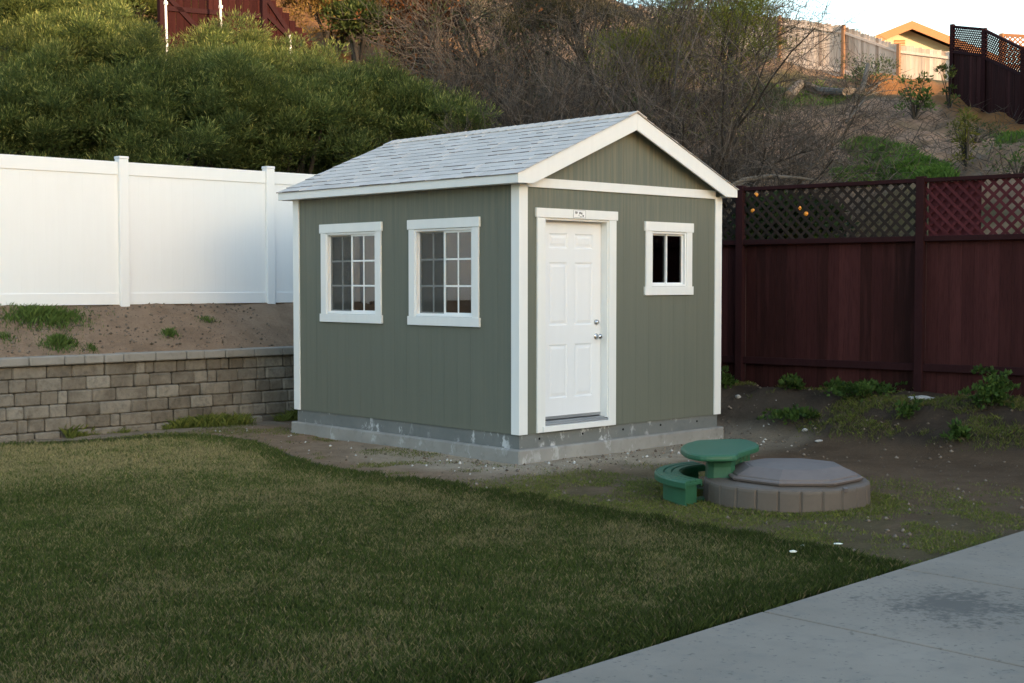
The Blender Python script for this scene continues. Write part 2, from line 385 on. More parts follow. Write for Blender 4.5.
def terrain():
    def axis(segs):
        out = []
        for a, b, st in segs: out += list(np.arange(a, b-1e-6, st))
        out.append(segs[-1][1]); return np.array(out)
    xs = axis([(-500,-100,40),(-100,-20,6),(-20,-5,.5),(-5,6,.07),(6,45,.3),(45,110,3),(110,500,40)])
    ys = np.concatenate([axis([(-34,-7,1.5),(-7,5.3,.07)])[:-1], [5.30, 5.345], axis([(5.38,7.2,.07),(7.2,40,.3),(40,110,3),(110,500,40)])])
    X, Y = np.meshgrid(xs, ys); Z = H(X, Y)
    near = sstep(1.5, 1.0, np.abs(Y+.5)/3)*0
    # patio bed and lawn bed stay flat
    V = np.stack([X, Y, Z], -1).reshape(-1, 3); ny, nx = X.shape
    i = np.arange(nx*ny).reshape(ny, nx); Fc = np.stack([i[:-1,:-1], i[:-1,1:], i[1:,1:], i[1:,:-1]], -1).reshape(-1, 4)
    x, y, z = V.T
    dirt = np.array([.185, .125, .080]); pale = np.array([.54, .455, .345]); brown = np.array([.36, .25, .165]); dark = np.array([.040, .031, .024])
    tan = np.array([.32, .225, .155]); green = np.array([.05, .075, .02]); lawn = np.array([.075, .070, .038]); rust = np.array([.28, .13, .05]); bankc = np.array([.38, .265, .18])
    n = fbm(x*.9, y*.9, 4); n2 = fbm(x*.3+7, y*.3, 4)
    col = np.outer(np.ones(len(x)), dirt)
    def blend(c, w):
        nonlocal col
        w = np.clip(w, 0, 1)[:, None]; col = col*(1-w)+c*w
    yard = (y < 5.33) & (x < BANK_X(y)+.5)
    # path of trodden dirt beside the shed
    blend(brown, yard*sstep(1.2, .2, x)*sstep(-3, 1, y)*.9)
    # pale concrete crumbs around the footing
    dx = np.maximum(np.maximum(-.05-x, x-3.2), 0); dy = np.maximum(np.maximum(-.05-y, y-3.85), 0); ds = np.hypot(dx, dy)
    blend(pale, yard*sstep(1.25+.5*(n-.5), .25, ds+(n-.5)*1.5)*sstep(3.5, .8, y)*.9)
    blend(np.array([.115, .105, .045]), yard*sstep(.36, .56, fbm(x*2.2, y*2.2, 4))*sstep(1.6, -.4, x)*sstep(-.2, -1.1, y)*.5)
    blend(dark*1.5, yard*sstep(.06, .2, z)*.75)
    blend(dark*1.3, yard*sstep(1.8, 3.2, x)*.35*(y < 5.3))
    blend(pale*.8, sstep(.40, .0, np.abs(y-4.98))*(x < .6)*.6*(y < 5.33))
    blend(lawn, (inside_lawn(x, y))*1.0)
    blend(bankc, (y > 5.33)*(y < 7.3))
    hill = sstep(.3, 1.2, np.maximum(y-7, x-BANK_X(y)-.4))
    hc = ncol(dirt*1.3, tan, sstep(.35, .6, n2)); w = hill[:, None]; col = col*(1-w)+hc*w
    blend(green*.9, hill*sstep(.52, .62, fbm(x*.5+3, y*.5, 4))*.6)
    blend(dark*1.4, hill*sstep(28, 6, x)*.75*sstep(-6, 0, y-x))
    q = drop(950, 140, 20, 60)[0]; e = ((x-q[0])/8.5)**2+((y-q[1])/6.0)**2; blend(np.array([.44, .29, .20]), hill*sstep(1.5, .5, e+(n-.5)*1.2)*sstep(.3, .5, fbm(x*.8+5, y*.8, 4))*.9)
    # rust-brown dry litter on the upper left slope, orange sunlight painted in beside the far dark fence
    lit = ((x-13)/7)**2+((y-21)/5)**2; blend(rust, hill*sstep(1.4, .5, lit)*.9)
    q = at(975, 120, 39); dline = np.abs((x-q[0])*.1-(y-q[1])*.995) if False else None
    p0 = at(953, 105, 41); p1 = at(1024, 139, 36.5); dv = (p1-p0)[:2]; dv = dv/np.linalg.norm(dv); nx_, ny_ = -dv[1], dv[0]
    dist = np.abs((x-p0[0])*nx_+(y-p0[1])*ny_); blend(rust*1.4, hill*sstep(1.6, .6, dist)*(x > 20))
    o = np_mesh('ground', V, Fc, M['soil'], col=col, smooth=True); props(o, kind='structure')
terrain()

# far land: an added southern ridge shades the yard, sunlit high ground lies west
def ridge(name, pts, width, mat, seed, skyline=None):
    n = 200; V = []; Fc = []; P = np.array(pts, float); s = np.linspace(0, len(P)-1, n)
    X = np.interp(s, np.arange(len(P)), P[:, 0]); Y = np.interp(s, np.arange(len(P)), P[:, 1]); Z = np.interp(s, np.arange(len(P)), P[:, 2])
    Z = Z+(fbm(s*3+seed, s*0+seed, 4)-.5)*1.0
    T = np.stack([np.gradient(X), np.gradient(Y)], -1); T /= np.linalg.norm(T, axis=1)[:, None]; N = np.stack([-T[:, 1], T[:, 0]], -1)
    K = 13
    for j in range(K):
        u = (j/(K-1)-.5)*2; hgt = math.cos(u*math.pi/2)**1.3
        V.append(np.stack([X+N[:, 0]*u*width, Y+N[:, 1]*u*width, Z*hgt-1.0+(fbm(s*9+j*3, s*0+j, 3)-.5)*1.2*hgt], -1))
    V = np.concatenate(V); i = np.arange(K*n).reshape(K, n); Fc = np.stack([i[:-1,:-1], i[:-1,1:], i[1:,1:], i[1:,:-1]], -1).reshape(-1, 4)
    nn = fbm(V[:, 0]*.08, V[:, 1]*.08, 4); col = ncol([.10, .085, .05], [.24, .17, .10], sstep(.35, .65, nn))
    props(np_mesh(name, V, Fc, mat, col=col, smooth=True), kind='structure')
SHADE_RIDGE_Z = 23.5
ridge('hills_and_shade_ridge', [(-260,-110,9),(-180,-112,16),(-105,-112,SHADE_RIDGE_Z-2),(-49,-112,SHADE_RIDGE_Z-1),(-23,-112,SHADE_RIDGE_Z-1.8),(-14,-112,SHADE_RIDGE_Z-1.8),(-7,-112,SHADE_RIDGE_Z+3.0),(0,-112,SHADE_RIDGE_Z+1.5),(7,-112,SHADE_RIDGE_Z-.6),(26,-112,SHADE_RIDGE_Z-.5),(61,-112,SHADE_RIDGE_Z-2),(150,-112,13),(260,-110,8)], 42, M['soil'], 3)  # unseen sun blocker, crest heights shaped to place the shadow edge
ridge('hills_and_shade_ridge', [(-160,170,16),(-175,90,13),(-180,20,12),(-178,-40,11)], 45, M['soil'], 9)

# ------------------------------------------------------------------ lawn and small plants (countless: stuff)
def blades(px, py, pz, h, w, col, lean=.45):
    n = len(px); a = RNG.random(n)*2*math.pi; la = RNG.random(n)*2*math.pi; l = h*lean*RNG.random(n)
    dx, dy = np.cos(a)*w/2, np.sin(a)*w/2; ox, oy = np.cos(la)*l, np.sin(la)*l
    v0 = np.stack([px-dx, py-dy, pz-.004], -1); v1 = np.stack([px+dx, py+dy, pz-.004], -1)
    v2 = np.stack([px+dx*.7+ox*.35, py+dy*.7+oy*.35, pz+h*.6], -1); v3 = np.stack([px+ox, py+oy, pz+h], -1)
    V = np.stack([v0, v1, v2, v3], 1).reshape(-1, 3); Fc = np.arange(4*n).reshape(n, 4)
    return V, Fc, col
def in_view(x, y, z=0., m=60):
    P = np.stack([x, y, np.zeros_like(x)+z], -1)-CAM; d = P@FW; u = 512+F_PX*(P@RT)/d; v = 341.5-F_PX*(P@UP)/d
    return (d > .5) & (u > -m*2) & (u < 1024+m*2) & (v < 683+m*2)
def lawn_grass():
    n = 2300000; x = RNG.uniform(-9, -.9, n); y = RNG.uniform(-8, 4.95, n)
    k = inside_lawn(x+(fbm(x*4, y*4, 3)-.5)*.42*(y < .3), y) & in_view(x, y) & (y > -5.36+ (fbm(x*5, x*0, 2)-.5)*.10 + (x+5.04)*.046)
    dist = np.hypot(x-CAM[0], y-CAM[1]); k &= RNG.random(n) < np.clip(1.25-dist/16, .35, 1)
    x, y, dist = x[k], y[k], dist[k]; n = len(x)
    big = fbm(x*.55+3, y*.55+8, 3); mid = fbm(x*2.3, y*2.3, 4); fine = fbm(x*9, y*9, 3)
    edge = np.minimum(lawn_x(y)-x, np.abs(y+5.3+.0)*1.0)
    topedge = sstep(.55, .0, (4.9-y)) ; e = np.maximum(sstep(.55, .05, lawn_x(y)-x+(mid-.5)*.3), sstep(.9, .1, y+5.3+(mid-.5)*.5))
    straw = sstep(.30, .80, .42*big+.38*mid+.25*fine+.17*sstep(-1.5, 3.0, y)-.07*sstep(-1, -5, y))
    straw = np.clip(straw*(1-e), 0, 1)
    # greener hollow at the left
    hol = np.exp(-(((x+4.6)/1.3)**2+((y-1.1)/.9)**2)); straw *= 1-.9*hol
    hgt = (.020+.020*RNG.random(n))*(1+.8*e+.3*(mid-.5)); w = .0020+.0014*RNG.random(n); w *= 1+dist*.05
    g0 = np.array([.048, .070, .017]); g1 = np.array([.102, .132, .031]); s0 = np.array([.27, .225, .11])
    r = RNG.random(n); c = ncol(g0, g1, r); isstraw = RNG.random(n) < straw*.68+.10
    c[isstraw] = ncol(s0*.62, s0*1.12, RNG.random(isstraw.sum()))
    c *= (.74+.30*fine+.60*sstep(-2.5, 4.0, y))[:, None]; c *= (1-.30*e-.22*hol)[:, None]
    c = c*(1-.35*hol[:, None]*0)
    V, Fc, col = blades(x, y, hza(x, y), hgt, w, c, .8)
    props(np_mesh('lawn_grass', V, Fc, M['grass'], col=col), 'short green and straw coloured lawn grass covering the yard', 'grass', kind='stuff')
lawn_grass()

def scatter_px(cx, cy, rx, ry, n, pw=1.0):
    t = RNG.random(n)*2*math.pi; r = RNG.random(n)**.5; return cx+np.cos(t)*r*rx, cy+np.sin(t)*r*ry
def weed_patch():
    """patchy low weeds between lawn and footing, round the sandbox, at the wall foot and on the right bank"""
    n = 1100000; x = RNG.uniform(-2.2, 4.9, n); y = RNG.uniform(-5.6, 5.3, n)
    m = fbm(x*2.4+5, y*2.4, 4); m2 = fbm(x*.9, y*.9+4, 3); d = BANK_X(y)-x
    out = ~inside_lawn(x, y); shed = (x > -.1) & (x < 3.25) & (y > -.1) & (y < 3.9)
    front = sstep(-.35, -1.15, y+(m-.5)*.8)
    p = sstep(.34, .62, m)*sstep(1.9, -.6, x-(-y-2.5)*.25)*front*.9                         # strip between lawn and footing
    p = np.maximum(p, .35*sstep(.52, .64, m)*sstep(.3, -1.0, x)*(y < 1.5)*(y > -.6))
    p = np.maximum(p, .6*sstep(.40, .62, m)*sstep(2.6, .8, x)*sstep(-3.2, -4.2, y))
    p = np.maximum(p, .55*sstep(.50, .60, m)*sstep(.05, .3, H(x, y)))                          # bank
    p = np.maximum(p, .22*sstep(.5, .64, m)*sstep(.8, .1, x)*(y > 0))
    p = np.maximum(p, .95*sstep(5.02, 5.14, y+(m-.5)*.45)*(y > 4.85)*sstep(-2.9, -1.6, x)*sstep(.42, .5, m))                           # foot of the wall
    r = np.hypot((x-SB[0]), (y-SB[1])); p = np.maximum(p, .95*sstep(.98, .7, r+(m-.5)*.5)*(r > .64)*((x-SB[0])*FW[0]+(y-SB[1])*FW[1] < .3))
    k = out & ~shed & (RNG.random(n) < p) & (y > -5.24) & in_view(x, y)
    x, y, m = x[k], y[k], m[k]; n = len(x); hb = H(x, y)
    h = .007+.016*RNG.random(n)+.15*(y > 4.9)*RNG.random(n)**1.6*sstep(.4, .65, m)+.03*(hb > .1)*RNG.random(n)+.02*((r[k] < .85) if len(r) != n else 0)*RNG.random(n); w = .003+.004*RNG.random(n)
    c = ncol([.085, .110, .022], [.20, .215, .05], RNG.random(n)); dr = RNG.random(n) < .30*(y < 4.6); c[dr] = ncol([.2, .17, .1], [.13, .1, .06], RNG.random(dr.sum()))
    c[hb > .1] *= .8
    V, Fc, col = blades(x, y, hb, h, w, c, 1.3)
    props(np_mesh('low_weeds', V, Fc, M['grass'], col=col), 'sparse low green weeds in the bare dirt', 'weeds', kind='stuff')
SB = atz(787, 497, 0.0)[:2] + FW[:2]/np.linalg.norm(FW[:2])*.02     # centre of the sandbox
SB = (at(786, 490, 11.07))[:2]
weed_patch()
def pebbles():
    n = 16000; x = RNG.uniform(-1.6, 4.7, n); y = RNG.uniform(-5.2, 4.9, n); d = BANK_X(y)-x
    dx = np.maximum(np.maximum(-.05-x, x-3.2), 0); dy = np.maximum(-.05-y, 0); ds = np.hypot(dx, dy)
    p = .9*sstep(.9, .1, ds)*(y < 1)+.18
    k = (~inside_lawn(x, y)) & ~((x > -.08) & (x < 3.2) & (y > -.08) & (y < 3.9)) & (RNG.random(n) < p) & (np.hypot(x-SB[0], y-SB[1]) > .7)
    x, y, ds = x[k], y[k], ds[k]
    n2 = 2200; xb = RNG.uniform(-4, 1, n2); yb = RNG.uniform(5.4, 6.5, n2); x = np.r_[x, xb]; y = np.r_[y, yb]; ds = np.r_[ds, np.ones(n2)*9]
    n = len(x); r = .004+.022*RNG.random(n)**4; z = H(x, y)+r*.3
    O = np.array([(1,0,0),(0,1,0),(-1,0,0),(0,-1,0),(0,0,.8),(0,0,-.8)], float); jit = RNG.uniform(.6, 1.3, (n, 6, 1))
    V = (O[None]*jit*r[:, None, None]+np.stack([x, y, z], -1)[:, None]).reshape(-1, 3)
    t = np.array([(0,1,4),(1,2,4),(2,3,4),(3,0,4),(1,0,5),(2,1,5),(3,2,5),(0,3,5)]); Fc = (t[None]+np.arange(n)[:, None, None]*6).reshape(-1, 3)
    g = RNG.random(n); c = ncol([.10, .075, .055], [.26, .21, .165], g); c[(RNG.random(n) < .25) & (ds < 1)] = (.5, .48, .45)
    props(np_mesh('gravel', V, Fc, M['grass_stone'], col=np.repeat(c, 6, 0)), 'loose pale crumbs and pebbles scattered on the dirt', 'gravel', kind='stuff')
def vcol(name):
    t = NT(name); return t.fin(t.attr('col', 'Color'), .9, .1)
M['grass_stone'] = vcol('pebble')
pebbles()

# ------------------------------------------------------------------ patio slab
def patio_slab():
    root = empty('concrete_patio', (0, 0, 0)); props(root, kind='structure')
    # bays between joints; the front edge runs from (-5.04,-5.41) to (-.12,-5.18)
    ed = lambda x: -5.41+(x+5.04)*.0468
    js = [-14, -10.1, -7.0, -3.36, -1.88, 2.2, 6.0]
    for a, b in zip(js[:-1], js[1:]):
        m = MB(); g = .008
        m.prism([(a+g, ed(a)), (a+g, -9.0), (b-g, -9.0), (b-g, ed(b))][::-1], 'z', -.08, .05)
        m.prism([(a+g, -9.0-g*2), (a+g, -14.0), (b-g, -14.0), (b-g, -9.0-g*2)][::-1], 'z', -.08, .05)
        m.build('patio', M['patio'], root, bevel=.006)
patio_slab()
def edging():
    m = MB(); pts = [(x-.0, y) for x, y in LAWN[:13]]
    # smooth the line
    P = np.array(pts); s = np.linspace(0, len(P)-1, 90); X = np.interp(s, range(len(P)), P[:, 0]); Y = np.interp(s, range(len(P)), P[:, 1])
    kk = np.ones(7)/7; X2 = np.convolve(np.pad(X, 3, 'edge'), kk, 'valid'); Y2 = np.convolve(np.pad(Y, 3, 'edge'), kk, 'valid')
    for i in range(len(X2)-1): m.beam((X2[i]+.015, Y2[i]+.015, .008), (X2[i+1]+.015, Y2[i+1]+.015, .008), .014, .055)
    o = m.build('lawn_edging', M['edging']); props(o, 'thin curved brown edging strip between lawn and dirt', 'lawn edging')
edging()

# ------------------------------------------------------------------ the shed
W, L, ZB, ZT, ZR, EV, OV, ZE = 3.122, 3.771, .278, 2.718, 3.522, .144, .134, 2.812
SLOPE = (ZR-ZE)/(W/2+EV)
shed = empty('garden_shed', (0, 0, 0), 0, 'green wooden garden shed with white trim and a pale grey shingle roof', 'shed')
def foundation():
    m = MB(); e = .045; N = 40
    m.box((-e, -e, -.12), (W+e, L+e, .135), bev=.012)
    m.build('foundation_slab', M['slab'], shed)
    m = MB(); i = .012; m.box((i, i, .135), (W-i, L-i, ZB+.03)); s = m.build('concrete_curb', M['skirt'], shed)
    for px, py in ((539.3, 438.7), (582.5, 433.6), (623, 429.3), (660.5, 424.9), (696.8, 421.1)):
        d = ray(px, py); p = CAM+d*(i-CAM[1])/d[1]
        m = MB(); m.lathe([(.012, -.002), (.012, .004), (.004, .0045)], (p[0], i, p[2]), 10, axis='y'); m.build('bolt_hole', M['hole'], s)
foundation()
def siding_wall(name, plane, length, pos, inward, openings, top=None, start=0.0):
    """boards between vertical grooves; plane 'x' = wall along X at Y=pos, 'y' = wall along Y at X=pos"""
    m = MB(); pitch = .2032; g = .003; T = .0012; back = .07; s = 1 if inward > 0 else -1
    def put(a0, a1, z0, z1, d0, d1):
        if a1-a0 < .002 or z1-z0 < .002: return
        if plane == 'x': m.box((a0, pos+s*d0, z0), (a1, pos+s*d1, z1))
        else: m.box((pos+s*d0, a0, z0), (pos+s*d1, a1, z1))
    def col(a0, a1, d0, d1, zt):
        segs = [(ZB, zt)]
        for o0, o1, oz0, oz1 in openings:
            if a1 > o0+1e-4 and a0 < o1-1e-4:
                ns = []
                for z0, z1 in segs:
                    if oz0 > z0: ns.append((z0, min(z1, oz0)))
                    if oz1 < z1: ns.append((max(z0, oz1), z1))
                segs = ns
        for z0, z1 in segs: put(a0, a1, z0, z1, d0, d1)
    cuts = sorted({0.0, length}|{o for q in openings for o in q[:2]})
    for c0, c1 in zip(cuts[:-1], cuts[1:]): col(c0, c1, T, back, ZT)
    k = 0; x = start
    edges = [0.0]
    while x < length: 
        if x > 0: edges.append(x)
        x += pitch
    edges.append(length)
    for e0, e1 in zip(edges[:-1], edges[1:]):
        a0 = e0+(g/2 if e0 > 0 else 0); a1 = e1-(g/2 if e1 < length else 0)
        cc = sorted({a0, a1}|{min(max(o, a0), a1) for q in openings for o in q[:2]})
        for b0, b1 in zip(cc[:-1], cc[1:]): col(b0, b1, 0, T-.0005, ZT)
    return m.build(name, M['siding'], shed, bevel=0)
DOOR = (.335, 1.27, .30, 2.40); WF = (1.94, 2.52, 1.72, 2.305)
WS1 = (2.235, 3.145, 1.41, 2.315); WS2 = (.665, 1.57, 1.41, 2.315)
siding_wall('front_wall', 'x', W, 0.0, 1, [DOOR, WF], start=.08)
siding_wall('side_wall', 'y', L, 0.0, 1, [WS1, WS2], start=.1)
siding_wall('back_wall', 'x', W, L, -1, [])
siding_wall('side_wall', 'y', L, W, -1, [])
def gable(name, Y, s):
    m = MB(); x = 0.08; edges = [0.0]
    while x < W: edges.append(x); x += .2032
    edges.append(W); top = lambda x: ZR-.075-abs(x-W/2)*SLOPE
    m.prism([(0, ZT), (W, ZT), (W, top(W)), (W/2, top(W/2)), (0, top(0))], 'y', Y+s*.0018, Y+s*.06)
    for a, b in zip(edges[:-1], edges[1:]):
        a += .0015; b -= .0015; P = [(a, ZT), (b, ZT), (b, top(b))]
        if a < W/2 < b: P.append((W/2, top(W/2)))
        P.append((a, top(a))); m.prism(P, 'y', Y, Y+s*.0016)
    m.build(name, M['siding'], shed)
gable('gable_wall', 0.0, 1); gable('gable_wall', L, -1)
m = MB(); m.box((.075, .075, .20), (W-.075, L-.075, .30)); m.build('shed_floor', M['interior'], shed)
m = MB()
for y in np.arange(.4, 3.6, .41): m.box((W-.16, y, .31), (W-.073, y+.04, 2.7))
for x in (.12, .7, 1.2, 1.9, 2.4): m.box((x, L-.16, .31), (x+.04, L-.073, 2.7))
m.build('wall_stud', M['interior'], shed)
# corner boards (each wraps the corner)
def corner(x, y, sx, sy):
    m = MB(); w = .098; t = .018
    X = [x+sx*t, x-sx*w]; Y = [y+sy*t, y-sy*w]
    pts = [(x+sx*t, y+sy*t), (x-sx*w, y+sy*t), (x-sx*w, y+sy*.001), (x+sx*.001, y+sy*.001), (x+sx*.001, y-sy*w), (x+sx*t, y-sy*w)]
    if sx*sy < 0: pts = pts[::-1]
    m.prism(pts[::-1], 'z', ZB, ZE-.10); m.build('corner_board', M['trim'], shed, bevel=.003)
corner(0, 0, -1, -1); corner(W, 0, 1, -1); corner(0, L, -1, 1); corner(W, L, 1, 1)
for y0, y1 in ((-.0205, -.001), (L+.001, L+.0205)):
    m = MB(); m.box((.0985, y0, 2.69), (W-.0985, y1, 2.782)); m.build('band_board', M['trim'], shed, bevel=.003)
# roof
def roof():
    m = MB(); th = .03; x0, x1 = -EV, W+EV; y0, y1 = -OV, L+OV; u = .012
    P = [(x0, ZE-u), (W/2, ZR-u), (x1, ZE-u), (x1, ZE-.085), (x1-.1, ZE-.085), (W/2, ZR-.085), (x0+.1, ZE-.085), (x0, ZE-.085)]
    m.prism([(x0+.02, ZE-u+.02*SLOPE), (W/2, ZR-u), (x1-.02, ZE-u+.02*SLOPE), (x1-.02, ZE-.07), (W/2, ZR-.07), (x0+.02, ZE-.07)][::-1], 'y', y0+.02, y1-.02)
    deck = m.build('roof', M['trim'], shed)
    # shingles: laminated tabs of uneven width, one row over the next
    m = MB(); ang = math.atan(SLOPE); ln = math.hypot(W/2+EV, ZR-ZE); rows = 13; ex = (ln+.01)/rows; rr = random.Random(3)
    for side in (-1, 1):
        def P(s, y, h):    # s along the slope from the eave, h above the deck
            bx = (W/2+EV)-s*math.cos(ang); return (W/2+side*(bx+h*math.sin(ang)*1.0), y, ZE-u+.002+s*math.sin(ang)+h*math.cos(ang))
        for r in range(rows):
            y = y0-.012-rr.random()*.12; s0 = r*ex-(.014 if r == 0 else 0); s1 = min((r+1)*ex+.03, ln)
            while y < y1+.012:
                wdt = rr.choice((.10, .13, .15, .18, .22)); a = max(y, y0-.012); b = min(y+wdt, y1+.012)
                if b-a > .01:
                    hi = rr.choice((.006, .0065, .007, .010, .012)); cut = rr.uniform(-.006, .006); t = .45+rr.random()*.30+(.10 if hi > .009 else 0)
                    s0c = s0+cut if r else s0
                    v = [P(s0c, a, 0), P(s0c, b, 0), P(s1, b, 0), P(s1, a, 0), P(s0c, a, hi), P(s0c, b, hi), P(s1, b, .003), P(s1, a, .003)]
                    f = [(4,5,6,7),(0,1,5,4),(1,2,6,5),(3,0,4,7),(2,3,7,6)]
                    if side > 0: f = [q[::-1] for q in f]
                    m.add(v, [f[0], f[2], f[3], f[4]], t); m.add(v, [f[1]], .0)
                y += wdt
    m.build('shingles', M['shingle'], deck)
    m = MB()                                                  # ridge cap
    yy = y0-.012
    while yy < y1:
        b = min(yy+.17, y1+.012)
        for side in (-1, 1):
            v = [(W/2, yy, ZR+.012), (W/2, b, ZR+.006), (W/2+side*.14, b, ZR+.006-.14*SLOPE), (W/2+side*.14, yy, ZR+.012-.14*SLOPE)]
            v2 = [(p[0], p[1], p[2]-.012) for p in v]; f = [(0,1,2,3),(7,6,5,4),(0,4,5,1),(1,5,6,2),(2,6,7,3),(3,7,4,0)]
            m.add(v+v2, f if side < 0 else [q[::-1] for q in f], .5+rr.random()*.4)
        yy += .14
    m.build('ridge_cap', M['shingle'], deck)
    for sx in (-1, 1):
        m = MB(); xe = W/2+sx*(W/2+EV); m.box((xe, y0+.0225, ZE-.10), (xe-sx*.019, y1-.0225, ZE-.014)); m.build('fascia_board', M['trim'], deck, bevel=.003)
        m = MB(); m.box((xe-sx*.0195, y0+.0225, ZE-.098), (W/2+sx*(W/2+.001), y1-.0225, ZE-.088)); m.build('soffit', M['trim'], deck)
    for ye, s in ((y0, 1), (y1, -1)):
        m = MB(); dz = .172; zb = ZE-.10
        for sx in (-1, 1):
            X = lambda d: W/2+sx*d; e = W/2+EV; low = lambda d: ZR-.013-dz-d*SLOPE; dcut = (ZR-.013-dz-zb)/SLOPE
            pts = [(X(0), ZR-.013), (X(e), ZE-.013), (X(e), zb), (X(dcut), zb), (X(0), ZR-.013-dz)]
            if sx > 0: pts = pts[::-1]
            m = MB(); m.prism(pts if s > 0 else pts[::-1], 'y', ye, ye+s*.022); m.build('rake_board', M['trim'], deck, bevel=.003)
    # drip edge shadow line
    return deck
roof()

# ---- windows
def window(tag_, plane, o, glass_depth, grid, label=None, head=.10):
    a0, a1, z0, z1 = o; root = empty('window'); root.parent = shed
    if label: root['label'] = label
    def bx(mb, u0, u1, w0, w1, d0, d1, **k):
        if plane == 'x': mb.box((u0, d0, w0), (u1, d1, w1), **k)
        else: mb.box((d0, u0, w0), (d1, u1, w1), **k)
    tk = -.020; cw = .095
    for q in ((a0-cw, a0+.004), (a1-.004, a1+cw)):
        m = MB(); bx(m, *q, z0-.002, z1+.002, tk, -.001); m.build('side_casing', M['trim'], root, bevel=.003)
    m = MB(); bx(m, a0-cw-.018, a1+cw+.018, z1+.002, z1+.002+head, tk-.006, -.001); m.build('head_casing', M['trim'], root, bevel=.003)
    m = MB(); bx(m, a0-cw-.018, a1+cw+.018, z0-.094, z0-.002, tk-.006, -.001); m.build('sill_board', M['trim'], root, bevel=.003)
    m = MB(); f = .022
    for q in ((a0, a0+f, z0, z1), (a1-f, a1, z0, z1), (a0+f, a1-f, z1-f, z1), (a0+f, a1-f, z0, z0+f)): bx(m, *q, -.010, .075)
    m.build('window_frame', M['vinyl'], root, bevel=.002)
    mid = (a0+a1)/2
    sashes = [(a0+f, mid+.012, .018, 0), (mid-.012, a1-f, .042, 1)] if plane == 'y' else [(mid-.012, a1-f, .042, 1), (a0+f, mid+.012, .042, 1)]
    if plane == 'x': sashes = [(mid-.011, a1-f, .030, 0), (a0+f, mid+.011, .046, 0)]
    for s0, s1, d, scr in sashes:
        sw = .022 if plane == 'y' else .018; m = MB()
        for q in ((s0, s0+sw, z0+f, z1-f), (s1-sw, s1, z0+f, z1-f), (s0+sw, s1-sw, z1-f-sw, z1-f), (s0+sw, s1-sw, z0+f, z0+f+sw)): bx(m, *q, d-.008, d+.014)
        sash = m.build('sash', M['vinyl'], root)
        p0, p1, q0, q1 = s0+sw-.003, s1-sw+.003, z0+f+sw-.003, z1-f-sw+.003
        m = MB(); bx(m, p0, p1, q0, q1, d, d+.004); g = m.build('pane', M['glass'] if plane == 'y' else M['glass_front'], sash)
        if grid:
            m = MB(); mw = .009; c = (p0+p1)/2; bx(m, c-mw, c+mw, q0, q1, d-.005, d-.001)
            for k in (1, 2):
                zz = q0+(q1-q0)*k/3; bx(m, p0, c-mw, zz-mw, zz+mw, d-.005, d-.001); bx(m, c+mw, p1, zz-mw, zz+mw, d-.005, d-.001)
            m.build('muntins', M['vinyl'], sash)
        if scr:
            m = MB(); bx(m, p0-.01, p1+.01, q0-.01, q1+.01, d-.0115, d-.0105); m.build('insect_screen', M['screen'], root)
    return root
window('side', 'y', WS2, .03, True); window('side', 'y', WS1, .03, True); window('front', 'x', WF, .03, False, 'small slider window without grids')

